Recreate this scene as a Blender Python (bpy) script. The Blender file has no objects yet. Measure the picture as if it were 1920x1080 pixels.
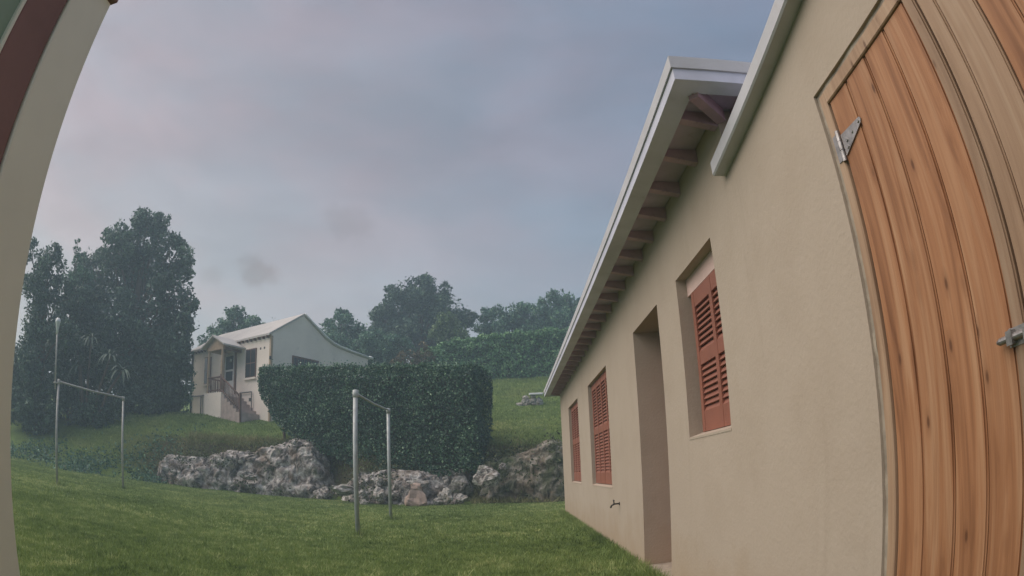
import bpy, bmesh, math, random
import numpy as np
from mathutils import Vector, Matrix, noise

random.seed(7)
rng = np.random.default_rng(11)
scene = bpy.context.scene
COL = scene.collection
PI = math.pi
R = math.radians

# ------------------------------------------------------------------ camera (wide surveillance lens)
CAM_Z = 0.965
LENS_A, LENS_B = 0.85265, 0.07979            # angle = A*r + B*r^3, r in 1000ths of a 1920 px wide sensor
PITCH, ROLL, YAW = R(17.077), R(-2.398), R(0.888)
cam = bpy.data.cameras.new("camera")
cam.type = 'PANO'
cam.panorama_type = 'FISHEYE_LENS_POLYNOMIAL'
cam.sensor_fit = 'HORIZONTAL'
cam.sensor_width = 36.0
cam.sensor_height = 20.25
S_ = 1920 / 36000.0
cam.fisheye_fov = R(179)
cam.fisheye_polynomial_k0 = 0.0
cam.fisheye_polynomial_k1 = -LENS_A * S_
cam.fisheye_polynomial_k2 = 0.0
cam.fisheye_polynomial_k3 = -LENS_B * S_ ** 3
cam.fisheye_polynomial_k4 = 0.0
cam.clip_start = 0.02
cam.clip_end = 3000
camo = bpy.data.objects.new("camera", cam)
COL.objects.link(camo)
fwd = Vector((math.sin(YAW) * math.cos(PITCH), math.cos(YAW) * math.cos(PITCH), math.sin(PITCH)))
rt = Vector((math.cos(YAW), -math.sin(YAW), 0))
up = rt.cross(fwd)
rt2 = rt * math.cos(ROLL) + up * math.sin(ROLL)
up2 = up * math.cos(ROLL) - rt * math.sin(ROLL)
camo.matrix_world = Matrix.Translation((0, 0, CAM_Z)) @ Matrix((rt2, up2, -fwd)).transposed().to_4x4()
scene.camera = camo

# ------------------------------------------------------------------ sky
SUN_AZ = R(-100)          # from +Y, negative = to the left
SUN_EL = R(50)
sun_dir = Vector((math.sin(SUN_AZ) * math.cos(SUN_EL), math.cos(SUN_AZ) * math.cos(SUN_EL), math.sin(SUN_EL)))
world = bpy.data.worlds.new("World")
scene.world = world
world.use_nodes = True
nt = world.node_tree
nt.nodes.clear()
def wn(t, **k):
    n = nt.nodes.new(t)
    for a, b in k.items():
        setattr(n, a, b)
    return n
wl = nt.links.new
out = wn('ShaderNodeOutputWorld')
sky = wn('ShaderNodeTexSky', sky_type='NISHITA', sun_disc=False)
sky.sun_elevation = SUN_EL
sky.sun_rotation = SUN_AZ
sky.air_density = 1.6
sky.dust_density = 3.0
sky.ozone_density = 2.5
bg1 = wn('ShaderNodeBackground'); bg1.inputs[1].default_value = 0.05
wl(sky.outputs[0], bg1.inputs[0])
tc = wn('ShaderNodeTexCoord')
# thin evening cloud: lavender near the glow, blue-grey away from it
dotn = wn('ShaderNodeVectorMath', operation='DOT_PRODUCT')
wl(tc.outputs['Generated'], dotn.inputs[0])
dotn.inputs[1].default_value = Vector((-0.85, 0.52, 0.05)).normalized()   # where the sun has just set
mr = wn('ShaderNodeMapRange'); mr.inputs[1].default_value = -0.6; mr.inputs[2].default_value = 0.95
wl(dotn.outputs['Value'], mr.inputs[0])
tint = wn('ShaderNodeValToRGB')
tint.color_ramp.elements[0].position = 0.0; tint.color_ramp.elements[0].color = (0.205, 0.262, 0.395, 1)
tint.color_ramp.elements[1].position = 1.0; tint.color_ramp.elements[1].color = (0.575, 0.50, 0.51, 1)
e = tint.color_ramp.elements.new(0.45); e.color = (0.270, 0.315, 0.415, 1)
e = tint.color_ramp.elements.new(0.7); e.color = (0.360, 0.365, 0.43, 1)
wl(mr.outputs[0], tint.inputs[0])
mp = wn('ShaderNodeMapping'); mp.inputs['Scale'].default_value = (1.0, 1.0, 2.6)
wl(tc.outputs['Generated'], mp.inputs[0])
nz = wn('ShaderNodeTexNoise'); nz.inputs['Scale'].default_value = 3.4; nz.inputs['Detail'].default_value = 7; nz.inputs['Roughness'].default_value = 0.5; nz.inputs['Distortion'].default_value = 0.4
wl(mp.outputs[0], nz.inputs['Vector'])
cr = wn('ShaderNodeMapRange'); cr.inputs[1].default_value = 0.3; cr.inputs[2].default_value = 0.7; cr.inputs[3].default_value = 0.88; cr.inputs[4].default_value = 1.12
wl(nz.outputs[0], cr.inputs[0])
mul = wn('ShaderNodeVectorMath', operation='SCALE')
wl(tint.outputs[0], mul.inputs[0]); wl(cr.outputs[0], mul.inputs['Scale'])
mp2 = wn('ShaderNodeMapping'); mp2.inputs['Scale'].default_value = (1.3, 1.3, 3.2); mp2.inputs['Location'].default_value = (4.0, 1.0, 2.0)
wl(tc.outputs['Generated'], mp2.inputs[0])
nz2 = wn('ShaderNodeTexNoise'); nz2.inputs['Scale'].default_value = 3.3; nz2.inputs['Detail'].default_value = 4; wl(mp2.outputs[0], nz2.inputs['Vector'])
hue = wn('ShaderNodeValToRGB'); hue.color_ramp.elements[0].position = 0.36; hue.color_ramp.elements[0].color = (0.93, 1.0, 1.04, 1); hue.color_ramp.elements[1].position = 0.64; hue.color_ramp.elements[1].color = (1.045, 0.985, 1.0, 1)
wl(nz2.outputs[0], hue.inputs[0])
mh = wn('ShaderNodeVectorMath', operation='MULTIPLY'); wl(mul.outputs[0], mh.inputs[0]); wl(hue.outputs[0], mh.inputs[1])
sep = wn('ShaderNodeSeparateXYZ'); wl(tc.outputs['Generated'], sep.inputs[0])
lowf = wn('ShaderNodeMapRange', interpolation_type='SMOOTHSTEP'); wl(sep.outputs[2], lowf.inputs[0]); lowf.inputs[1].default_value = 0.05; lowf.inputs[2].default_value = 0.55; lowf.inputs[3].default_value = 0.85; lowf.inputs[4].default_value = 0.0
lows = wn('ShaderNodeVectorMath', operation='MULTIPLY'); wl(mh.outputs[0], lows.inputs[0]); lows.inputs[1].default_value = (1.22, 1.36, 1.28)
lowm = wn('ShaderNodeMix', data_type='RGBA'); wl(lowf.outputs[0], lowm.inputs[0]); wl(mh.outputs[0], lowm.inputs[6]); wl(lows.outputs[0], lowm.inputs[7])
# small dark evening puffs low in the sky
def puff(direction, size, amount, seed):
    d = wn('ShaderNodeVectorMath', operation='SUBTRACT'); wl(tc.outputs['Generated'], d.inputs[0]); d.inputs[1].default_value = Vector(direction).normalized()
    n2 = wn('ShaderNodeTexNoise'); n2.inputs['Scale'].default_value = 26; n2.inputs['Detail'].default_value = 4
    ad = wn('ShaderNodeVectorMath', operation='ADD'); wl(tc.outputs['Generated'], ad.inputs[0]); ad.inputs[1].default_value = (seed, 0, 0); wl(ad.outputs[0], n2.inputs['Vector'])
    sc = wn('ShaderNodeVectorMath', operation='MULTIPLY'); wl(d.outputs[0], sc.inputs[0]); sc.inputs[1].default_value = (1.0, 1.0, 1.5)
    ln = wn('ShaderNodeVectorMath', operation='LENGTH'); wl(sc.outputs[0], ln.inputs[0])
    m1 = wn('ShaderNodeMath', operation='MULTIPLY_ADD'); wl(n2.outputs[0], m1.inputs[0]); m1.inputs[1].default_value = size * 1.9; wl(ln.outputs['Value'], m1.inputs[2])
    rr = wn('ShaderNodeMapRange', interpolation_type='SMOOTHSTEP'); wl(m1.outputs[0], rr.inputs[0])
    rr.inputs[1].default_value = size * 1.1; rr.inputs[2].default_value = size * 2.0; rr.inputs[3].default_value = 1 - amount; rr.inputs[4].default_value = 1.0
    return rr.outputs[0]
cur = lowm.outputs[2]
for pd, ps, pa, sd in (((-0.385, 0.871, 0.308), 0.045, 1.0, 0.0), ((-0.245, 0.888, 0.39), 0.055, 0.5, 3.0), ((-0.46, 0.84, 0.30), 0.03, 0.45, 5.0)):
    f_ = puff(pd, ps, pa, sd)
    dk = wn('ShaderNodeVectorMath', operation='MULTIPLY'); wl(cur, dk.inputs[0]); dk.inputs[1].default_value = (0.80, 0.74, 0.70)
    m = wn('ShaderNodeMix', data_type='RGBA'); wl(f_, m.inputs[0]); wl(dk.outputs[0], m.inputs[6]); wl(cur, m.inputs[7]); cur = m.outputs[2]
bg2 = wn('ShaderNodeBackground'); bg2.inputs[1].default_value = 0.36
wl(cur, bg2.inputs[0])
mixs = wn('ShaderNodeMixShader'); mixs.inputs[0].default_value = 0.88
wl(bg1.outputs[0], mixs.inputs[1]); wl(bg2.outputs[0], mixs.inputs[2]); wl(mixs.outputs[0], out.inputs[0])

sl = bpy.data.lights.new("sun", 'SUN'); sl.energy = 1.5; sl.angle = R(80); sl.color = (1.0, 0.90, 0.80)
so = bpy.data.objects.new("sun", sl); COL.objects.link(so)
so.rotation_euler = sun_dir.to_track_quat('Z', 'Y').to_euler()
so.location = (-20, 5, 30)

scene.view_settings.view_transform = 'Standard'
scene.view_settings.look = 'None'
scene.view_settings.exposure = 1.27
scene.view_settings.gamma = 1.0
scene.render.engine = 'CYCLES'
scene.cycles.use_denoising = True
scene.cycles.max_bounces = 6
scene.cycles.diffuse_bounces = 3
scene.cycles.transparent_max_bounces = 8
scene.cycles.volume_bounces = 1

# ------------------------------------------------------------------ helpers
def tag(o, label=None, cat=None, group=None, kind=None):
    if label: o['label'] = label
    if cat: o['category'] = cat
    if group: o['group'] = group
    if kind: o['kind'] = kind
    return o

def link(name, me, mat=None, parent=None):
    o = bpy.data.objects.new(name, me)
    COL.objects.link(o)
    if mat is not None and me is not None and len(me.materials) == 0:
        me.materials.append(mat)
    if parent is not None:
        o.parent = parent
    return o

def empty(name, loc=(0, 0, 0), rz=0.0):
    o = bpy.data.objects.new(name, None)
    o.empty_display_size = 0.2
    COL.objects.link(o)
    o.location = loc
    o.rotation_euler = (0, 0, rz)
    return o

def from_bm(name, bm, smooth=False):
    bmesh.ops.recalc_face_normals(bm, faces=bm.faces)
    me = bpy.data.meshes.new(name)
    bm.to_mesh(me); bm.free()
    if smooth:
        for p in me.polygons: p.use_smooth = True
    return me

def fast_mesh(name, verts, faces, attr=None, smooth=False):
    """verts (n,3), faces (m,k) all the same size k"""
    me = bpy.data.meshes.new(name)
    v = np.asarray(verts, np.float32); f = np.asarray(faces, np.int32)
    me.vertices.add(len(v)); me.vertices.foreach_set("co", v.ravel())
    k = f.shape[1]
    me.loops.add(f.size); me.loops.foreach_set("vertex_index", f.ravel())
    me.polygons.add(len(f)); me.polygons.foreach_set("loop_start", np.arange(0, f.size, k, dtype=np.int32))
    if smooth:
        me.polygons.foreach_set("use_smooth", np.ones(len(f), bool))
    me.update(calc_edges=True)
    if attr is not None:
        a = me.attributes.new("tone", 'FLOAT', 'FACE')
        a.data.foreach_set("value", np.asarray(attr, np.float32))
    return me

def bbox(bm, x0, x1, y0, y1, z0, z1):
    vs = [bm.verts.new((x, y, z)) for x in (x0, x1) for y in (y0, y1) for z in (z0, z1)]
    for q in ((0, 1, 3, 2), (4, 6, 7, 5), (0, 4, 5, 1), (2, 3, 7, 6), (0, 2, 6, 4), (1, 5, 7, 3)):
        bm.faces.new([vs[i] for i in q])
    return vs

def box(name, x0, x1, y0, y1, z0, z1, mat, parent=None, bev=0.0):
    bm = bmesh.new(); bbox(bm, x0, x1, y0, y1, z0, z1)
    if bev > 0:
        bmesh.ops.bevel(bm, geom=list(bm.edges), offset=bev, segments=1, affect='EDGES', profile=0.5)
    return link(name, from_bm(name, bm), mat, parent)

def prism(bm, poly, axis, a0, a1):
    """extrude 2-D polygon along axis ('x','y','z')"""
    def P(u, v, a):
        return {'x': (a, u, v), 'y': (u, a, v), 'z': (u, v, a)}[axis]
    A = [bm.verts.new(P(u, v, a0)) for u, v in poly]
    B = [bm.verts.new(P(u, v, a1)) for u, v in poly]
    n = len(poly)
    bm.faces.new(A); bm.faces.new(B[::-1])
    for i in range(n):
        bm.faces.new((A[i], A[(i + 1) % n], B[(i + 1) % n], B[i]))

def tube(bm, pts, rad, seg=10, cap=True):
    pts = [Vector(p) for p in pts]
    rads = rad if isinstance(rad, (list, tuple)) else [rad] * len(pts)
    rings = []
    ref = None
    for i, p in enumerate(pts):
        d = (pts[min(i + 1, len(pts) - 1)] - pts[max(i - 1, 0)]).normalized()
        if ref is None:
            ref = Vector((0, 0, 1)) if abs(d.z) < 0.9 else Vector((1, 0, 0))
        a = d.cross(ref)
        if a.length < 1e-4: a = d.cross(Vector((0, 1, 0)))
        a.normalize(); b = d.cross(a).normalized(); ref = b.cross(d) * -1 if False else ref
        rings.append([bm.verts.new(p + (a * math.cos(t) + b * math.sin(t)) * rads[i]) for t in [2 * PI * k / seg for k in range(seg)]])
    for i in range(len(rings) - 1):
        for k in range(seg):
            bm.faces.new((rings[i][k], rings[i][(k + 1) % seg], rings[i + 1][(k + 1) % seg], rings[i + 1][k]))
    if cap:
        bm.faces.new(rings[0][::-1]); bm.faces.new(rings[-1])

def tubeo(name, pts, rad, mat, parent=None, seg=10):
    bm = bmesh.new(); tube(bm, pts, rad, seg)
    return link(name, from_bm(name, bm, True), mat, parent)

# ------------------------------------------------------------------ materials
class NT:
    def __init__(self, name):
        self.m = bpy.data.materials.new(name); self.m.use_nodes = True
        self.t = self.m.node_tree
        self.b = self.t.nodes['Principled BSDF']
        self.o = self.t.nodes['Material Output']
    def n(self, t, **k):
        x = self.t.nodes.new(t)
        for a, b in k.items(): setattr(x, a, b)
        return x
    def l(self, a, b): self.t.links.new(a, b)
    def noise(self, scale, detail=5, rough=0.55, vec=None, dist=0.0):
        x = self.n('ShaderNodeTexNoise'); x.inputs['Scale'].default_value = scale; x.inputs['Detail'].default_value = detail
        x.inputs['Roughness'].default_value = rough; x.inputs['Distortion'].default_value = dist
        if vec is not None: self.l(vec, x.inputs['Vector'])
        return x.outputs[0]
    def ramp(self, fac, stops):
        x = self.n('ShaderNodeValToRGB'); r = x.color_ramp
        r.elements[0].position, r.elements[0].color = stops[0][0], (*stops[0][1], 1)
        r.elements[1].position, r.elements[1].color = stops[-1][0], (*stops[-1][1], 1)
        for p, c in stops[1:-1]:
            e = r.elements.new(p); e.color = (*c, 1)
        self.l(fac, x.inputs[0]); return x.outputs[0]
    def mix(self, fac, a, b, mode='MIX'):
        x = self.n('ShaderNodeMix', data_type='RGBA', blend_type=mode)
        if isinstance(fac, (int, float)): x.inputs[0].default_value = fac
        else: self.l(fac, x.inputs[0])
        for i, v in ((6, a), (7, b)):
            if isinstance(v, tuple): x.inputs[i].default_value = (*v, 1)
            else: self.l(v, x.inputs[i])
        return x.outputs[2]
    def maprange(self, v, a, b, c, d):
        x = self.n('ShaderNodeMapRange'); self.l(v, x.inputs[0])
        for i, q in enumerate((a, b, c, d)): x.inputs[i + 1].default_value = q
        return x.outputs[0]
    def coord(self, which='Object', scale=(1, 1, 1), loc=None):
        t = self.n('ShaderNodeTexCoord'); m = self.n('ShaderNodeMapping'); m.inputs['Scale'].default_value = scale
        self.l(t.outputs[which], m.inputs[0])
        if loc is not None: self.l(loc, m.inputs['Location'])
        return m.outputs[0]
    def bump(self, h, strength, dist=0.01):
        x = self.n('ShaderNodeBump'); x.inputs['Strength'].default_value = strength; x.inputs['Distance'].default_value = dist
        self.l(h, x.inputs['Height']); self.l(x.outputs[0], self.b.inputs['Normal'])
    def set(self, col=None, rough=None, metal=None, spec=None):
        if col is not None:
            if isinstance(col, tuple): self.b.inputs['Base Color'].default_value = (*col, 1)
            else: self.l(col, self.b.inputs['Base Color'])
        if rough is not None:
            if isinstance(rough, (int, float)): self.b.inputs['Roughness'].default_value = rough
            else: self.l(rough, self.b.inputs['Roughness'])
        if metal is not None: self.b.inputs['Metallic'].default_value = metal
        if spec is not None: self.b.inputs['Specular IOR Level'].default_value = spec
        return self.m

def paint(name, col, rough=0.7, var=0.12, scale=4.0, bump=0.15, bscale=60, dirt=None, metal=0.0):
    m = NT(name); c = m.coord('Object')
    f = m.noise(scale, 6, 0.6, c)
    lo = tuple(x * (1 - var) for x in col); hi = tuple(min(1, x * (1 + var)) for x in col)
    k = m.ramp(f, [(0.3, lo), (0.7, hi)])
    if dirt:
        f2 = m.noise(scale * 2.3, 8, 0.7, c, 0.6)
        k = m.mix(m.maprange(f2, 0.58, 0.75, 0, 0.6), k, dirt)
    m.set(k, rough, metal)
    m.bump(m.noise(bscale, 4, 0.6, c), bump, 0.004)
    return m.m

def plaster():
    m = NT('cream_plaster'); c = m.coord('Object')
    big = m.noise(0.55, 4, 0.5, c, 0.3); mid = m.noise(3.2, 6, 0.6, c); fine = m.noise(45, 5, 0.65, c)
    k = m.ramp(big, [(0.3, (0.405, 0.330, 0.262)), (0.7, (0.455, 0.378, 0.305))])
    k = m.mix(m.maprange(mid, 0.45, 0.75, 0, 0.30), k, (0.35, 0.275, 0.205))
    # damp splash stains near the ground
    g = m.n('ShaderNodeNewGeometry'); s = m.n('ShaderNodeSeparateXYZ'); m.l(g.outputs['Position'], s.inputs[0])
    ad = m.n('ShaderNodeMath', operation='MULTIPLY_ADD'); m.l(mid, ad.inputs[0]); ad.inputs[1].default_value = -0.5; m.l(s.outputs[2], ad.inputs[2])
    k = m.mix(m.maprange(ad.outputs[0], -0.25, 0.22, 0.6, 0.0), k, (0.36, 0.26, 0.165))
    vv = m.coord('Object', (1.0, 3.2, 0.25)); st = m.noise(2.2, 7, 0.62, vv, 0.2)
    k = m.mix(m.maprange(st, 0.58, 0.80, 0, 0.34), k, (0.30, 0.238, 0.178))
    sp = m.n('ShaderNodeTexVoronoi'); sp.inputs['Scale'].default_value = 3.4; m.l(c, sp.inputs['Vector'])
    k = m.mix(m.maprange(sp.outputs['Distance'], 0.018, 0.03, 0.45, 0), k, (0.30, 0.24, 0.18))
    m.set(k, 0.9, spec=0.2)
    h = m.n('ShaderNodeMath', operation='MULTIPLY_ADD'); m.l(mid, h.inputs[0]); h.inputs[1].default_value = 2.5; m.l(fine, h.inputs[2])
    m.bump(h.outputs[0], 0.35, 0.006)
    return m.m

def wood(name, dark, mid_, light, rough=0.62):
    m = NT(name)
    oi = m.n('ShaderNodeObjectInfo'); cm = m.n('ShaderNodeCombineXYZ')
    mu = m.n('ShaderNodeMath', operation='MULTIPLY'); m.l(oi.outputs['Random'], mu.inputs[0]); mu.inputs[1].default_value = 37.0
    for i in range(3): m.l(mu.outputs[0], cm.inputs[i])
    c = m.coord('Object', (1, 7, 0.55), cm.outputs[0])
    c2 = m.coord('Object', (1, 26, 0.7), cm.outputs[0])
    big = m.noise(2.2, 4, 0.5, c, 1.2); fine = m.noise(3.0, 6, 0.7, c2, 0.5)
    k = m.ramp(big, [(0.28, dark), (0.5, mid_), (0.72, light)])
    k = m.mix(m.maprange(fine, 0.44, 0.72, 0.0, 0.42), k, dark)
    tn = m.maprange(oi.outputs['Random'], 0, 1, 0.82, 1.14)
    sc = m.n('ShaderNodeVectorMath', operation='SCALE'); m.l(k, sc.inputs[0]); m.l(tn, sc.inputs['Scale']); k = sc.outputs[0]
    ck = m.coord('Object', (1, 5.0, 1.9), cm.outputs[0])
    v = m.n('ShaderNodeTexVoronoi'); v.inputs['Scale'].default_value = 2.5; v.inputs['Randomness'].default_value = 1.0; m.l(ck, v.inputs['Vector'])
    k = m.mix(m.maprange(v.outputs['Distance'], 0.05, 0.11, 0.85, 0.0), k, (0.085, 0.032, 0.014))
    k = m.mix(m.maprange(v.outputs['Distance'], 0.10, 0.26, 0.35, 0.0), k, dark)
    m.set(k, rough, spec=0.35)
    m.bump(fine, 0.35, 0.003)
    return m.m

def leafmat(name, a, b, c, rough=0.5, trans=0.25):
    m = NT(name)
    at = m.n('ShaderNodeAttribute'); at.attribute_name = 'tone'
    k = m.ramp(at.outputs['Fac'], [(0.0, a), (0.55, b), (1.0, c)])
    m.set(k, rough, spec=0.35)
    tr = m.n('ShaderNodeBsdfTranslucent'); m.l(k, tr.inputs[0])
    mx = m.n('ShaderNodeMixShader'); mx.inputs[0].default_value = trans
    m.l(m.b.outputs[0], mx.inputs[1]); m.l(tr.outputs[0], mx.inputs[2]); m.l(mx.outputs[0], m.o.inputs[0])
    return m.m

def rockmat(name, dark, mid_, light, moss=0.5):
    m = NT(name); c = m.coord('Object')
    a = m.noise(1.3, 6, 0.6, c, 0.5); b = m.noise(3.6, 9, 0.68, c, 0.5); f = m.noise(22, 6, 0.7, c)
    k = m.ramp(b, [(0.40, dark), (0.5, mid_), (0.62, light)])
    k = m.mix(m.maprange(a, 0.50, 0.64, 0, 0.6), k, (0.22, 0.155, 0.11))
    k = m.mix(m.maprange(a, 0.32, 0.32 + 0.2 * moss, min(1.0, moss + 0.2), 0.0), k, (0.075, 0.095, 0.045))
    m.set(k, 0.95, spec=0.15)
    h = m.n('ShaderNodeMath', operation='MULTIPLY_ADD'); m.l(b, h.inputs[0]); h.inputs[1].default_value = 2.0; m.l(f, h.inputs[2])
    m.bump(h.outputs[0], 0.8, 0.03)
    return m.m

M = {}
M['plaster'] = plaster()
M['white'] = paint('white_limewash', (0.50, 0.49, 0.52), 0.85, 0.10, 2.0, 0.3, 40, (0.42, 0.39, 0.36))
M['fascia'] = paint('grey_fascia_paint', (0.55, 0.55, 0.65), 0.7, 0.12, 3.0, 0.2, 50, (0.30, 0.26, 0.24))
M['rafter'] = paint('red_brown_rafter_paint', (0.42, 0.27, 0.32), 0.75, 0.22, 5.0, 0.3, 40, (0.16, 0.08, 0.07))
M['soffit'] = paint('faded_soffit_boards', (0.48, 0.38, 0.47), 0.8, 0.18, 3.0, 0.2, 40, (0.30, 0.20, 0.22))
M['shutter'] = paint('terracotta_shutter_paint', (0.27, 0.098, 0.062), 0.6, 0.10, 5.0, 0.15, 90, (0.22, 0.075, 0.05))
M['head_pale'] = paint('pale_pink_window_head', (0.60, 0.43, 0.38), 0.7, 0.10, 6.0, 0.15, 90)  # pale pink-grey band above the first shutter
M['wood'] = wood('varnished_cedar', (0.175, 0.070, 0.030), (0.355, 0.165, 0.078), (0.44, 0.245, 0.135))
M['wood_pale'] = wood('weathered_pale_pine', (0.27, 0.165, 0.10), (0.385, 0.25, 0.16), (0.44, 0.31, 0.21))
M['mortar'] = paint('grey_mortar', (0.34, 0.29, 0.23), 0.95, 0.25, 14.0, 0.7, 30, (0.20, 0.16, 0.12))
M['steel'] = paint('galvanised_steel', (0.34, 0.32, 0.31), 0.42, 0.35, 25.0, 0.2, 120, (0.15, 0.10, 0.08), metal=0.8)
M['tap'] = paint('dark_tap_metal', (0.035, 0.03, 0.028), 0.45, 0.3, 20, 0.1, 90, metal=0.4)
M['pipe'] = paint('weathered_grey_pipe', (0.40, 0.42, 0.42), 0.55, 0.18, 9.0, 0.2, 60, (0.27, 0.22, 0.18), metal=0.25)
M['rustpipe'] = paint('rusty_pale_pipe', (0.44, 0.42, 0.40), 0.6, 0.2, 9.0, 0.2, 60, (0.30, 0.14, 0.08), metal=0.2)
M['plastic'] = paint('white_plastic', (0.72, 0.72, 0.72), 0.45, 0.06, 8, 0.05, 80)
M['housewall'] = paint('pale_pink_house_wall', (0.86, 0.745, 0.66), 0.9, 0.07, 0.9, 0.2, 30, (0.45, 0.40, 0.37))
M['houseroof'] = paint('pale_house_roof', (0.50, 0.465, 0.44), 0.9, 0.09, 1.2, 0.3, 25, (0.36, 0.34, 0.33))
M['browntimber'] = paint('brown_porch_timber', (0.145, 0.075, 0.055), 0.7, 0.2, 5, 0.2, 40)
M['tantimber'] = paint('tan_porch_timber', (0.42, 0.30, 0.20), 0.7, 0.12, 5, 0.2, 40)
M['darkiron'] = paint('dark_iron', (0.06, 0.055, 0.055), 0.6, 0.2, 8, 0.1, 60)
M['stairshade'] = paint('shadow_brown_stairs', (0.42, 0.33, 0.30), 0.85, 0.2, 4, 0.3, 30)  # stair shadow put into the brown of the steps
M['doorwhite'] = paint('pale_door_paint', (0.60, 0.57, 0.56), 0.55, 0.05, 5, 0.05, 60)
M['concrete'] = paint('rough_concrete', (0.42, 0.39, 0.37), 0.95, 0.15, 3, 0.5, 30, (0.30, 0.27, 0.25))
M['postpaint'] = paint('pale_green_grey_paint', (0.76, 0.81, 0.74), 0.75, 0.06, 3, 0.1, 50)
M['boardbrown'] = paint('purple_brown_board', (0.24, 0.15, 0.145), 0.75, 0.15, 4, 0.2, 40)
M['greenpaint'] = paint('dull_green_paint', (0.24, 0.36, 0.30), 0.7, 0.1, 4, 0.1, 50)
M['bark'] = paint('grey_brown_bark', (0.12, 0.085, 0.06), 0.95, 0.35, 6, 0.9, 25)
M['core'] = paint('shaded_hedge_core', (0.035, 0.042, 0.028), 0.95, 0.3, 5, 0.5, 30)
M['rock'] = rockmat('weathered_limestone', (0.085, 0.072, 0.065), (0.32, 0.285, 0.265), (0.66, 0.615, 0.58))
M['rockmoss'] = rockmat('mossy_limestone', (0.05, 0.048, 0.036), (0.15, 0.14, 0.11), (0.36, 0.325, 0.29), 0.9)
M['rockpale'] = rockmat('pale_limestone', (0.22, 0.20, 0.18), (0.44, 0.41, 0.38), (0.62, 0.59, 0.56))
M['block'] = paint('pinkish_cut_limestone', (0.36, 0.265, 0.22), 0.95, 0.18, 6, 0.8, 18, (0.30, 0.20, 0.16))
g = NT('dark_window_glass'); g.set((0.035, 0.035, 0.04), 0.12, 0.0, 0.6); M['glass'] = g.m
M['leaf_hedge'] = leafmat('hedge_leaf', (0.0174, 0.0494, 0.0297), (0.0754, 0.1625, 0.0945), (0.348, 0.494, 0.297), 0.38, 0.2)
M['leaf_dark'] = leafmat('dark_tree_leaf', (0.0261, 0.0504, 0.0377), (0.087, 0.147, 0.0986), (0.261, 0.35, 0.2248), 0.5, 0.25)
M['leaf_mid'] = leafmat('mid_tree_leaf', (0.027, 0.0676, 0.0448), (0.0945, 0.2015, 0.1232), (0.2835, 0.442, 0.252), 0.5, 0.25)
M['leaf_upper'] = leafmat('upper_hedge_leaf', (0.0435, 0.1008, 0.0459), (0.1595, 0.329, 0.1418), (0.4495, 0.644, 0.297), 0.4, 0.2)
M['leaf_light'] = leafmat('light_shrub_leaf', (0.06, 0.098, 0.045), (0.135, 0.21, 0.09), (0.255, 0.336, 0.15), 0.5, 0.25)
M['leaf_brown'] = leafmat('brownish_hedge_leaf', (0.06, 0.055, 0.03), (0.14, 0.11, 0.06), (0.24, 0.20, 0.11), 0.6, 0.2)
M['leaf_creeper'] = leafmat('creeper_leaf', (0.03, 0.045, 0.02), (0.085, 0.11, 0.045), (0.22, 0.20, 0.10), 0.6, 0.2)
M['strap'] = paint('strap_leaf', (0.10, 0.135, 0.095), 0.5, 0.25, 4, 0.1, 40)
M['blade'] = leafmat('grass_blade', (0.070, 0.115, 0.030), (0.225, 0.310, 0.090), (0.56, 0.57, 0.26), 0.6, 0.3)
M['drygrass'] = leafmat('dry_bank_grass', (0.10, 0.125, 0.045), (0.20, 0.20, 0.085), (0.34, 0.30, 0.15), 0.7, 0.3)

def groundmat():
    m = NT('lawn_ground'); g = m.n('ShaderNodeNewGeometry'); c = g.outputs['Position']
    big = m.noise(0.22, 5, 0.6, c, 0.4); mid = m.noise(1.5, 6, 0.65, c); fine = m.noise(22, 6, 0.75, c); ff = m.noise(90, 4, 0.7, c)
    k = m.ramp(big, [(0.3, (0.11, 0.18, 0.036)), (0.52, (0.17, 0.245, 0.055)), (0.72, (0.27, 0.30, 0.09))])
    k = m.mix(m.maprange(mid, 0.5, 0.72, 0, 0.6), k, (0.04, 0.068, 0.020))
    k = m.mix(m.maprange(fine, 0.46, 0.7, 0, 0.75), k, (0.028, 0.042, 0.014))
    k = m.mix(m.maprange(ff, 0.56, 0.75, 0, 0.5), k, (0.17, 0.18, 0.075))
    s = m.n('ShaderNodeSeparateXYZ'); m.l(g.outputs['Normal'], s.inputs[0])
    k = m.mix(m.maprange(s.outputs[2], 0.72, 0.9, 0.85, 0.0), k, (0.075, 0.055, 0.036))
    m.set(k, 0.95, spec=0.1)
    h = m.n('ShaderNodeMath', operation='ADD'); m.l(fine, h.inputs[0]); m.l(ff, h.inputs[1])
    m.bump(h.outputs[0], 1.0, 0.05)
    return m.m
M['ground'] = groundmat()

# ------------------------------------------------------------------ terrain
def sstep(t):
    t = np.clip(t, 0, 1); return t * t * (3 - 2 * t)
def terr(x, y):
    x = np.asarray(x, float); y = np.asarray(y, float)
    wb = np.interp(x, [-22, -17, -13.5, -12], [9, 7, 2.4, 1.1])
    yb = np.interp(x, [-22, -17, -13.5, -6.2, -5, -1.5, 2, 6], [14, 17, 20.2, 20.9, 19.6, 19.4, 19.0, 18.6])
    left = np.interp(y, [18, 20.5, 27.0, 34.5, 60, 120], [1.0, 1.6, 3.42, 3.5, 8.0, 12])
    right = np.interp(y, [18, 20.5, 27, 34, 45, 120], [1.5, 2.0, 3.80, 6.35, 7.6, 14])
    w = sstep((x + 8.5) / 5.0)
    z = left * (1 - w) + right * w
    s = sstep((y - yb) / wb)
    back = sstep((y - 60) / 60)
    return z * s + 0.03 * np.sin(x * 0.9 + 1.3) * np.cos(y * 0.7) * (1 - s) * sstep((1.0 - x) / 3) * sstep((y - 3) / 4)

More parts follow.
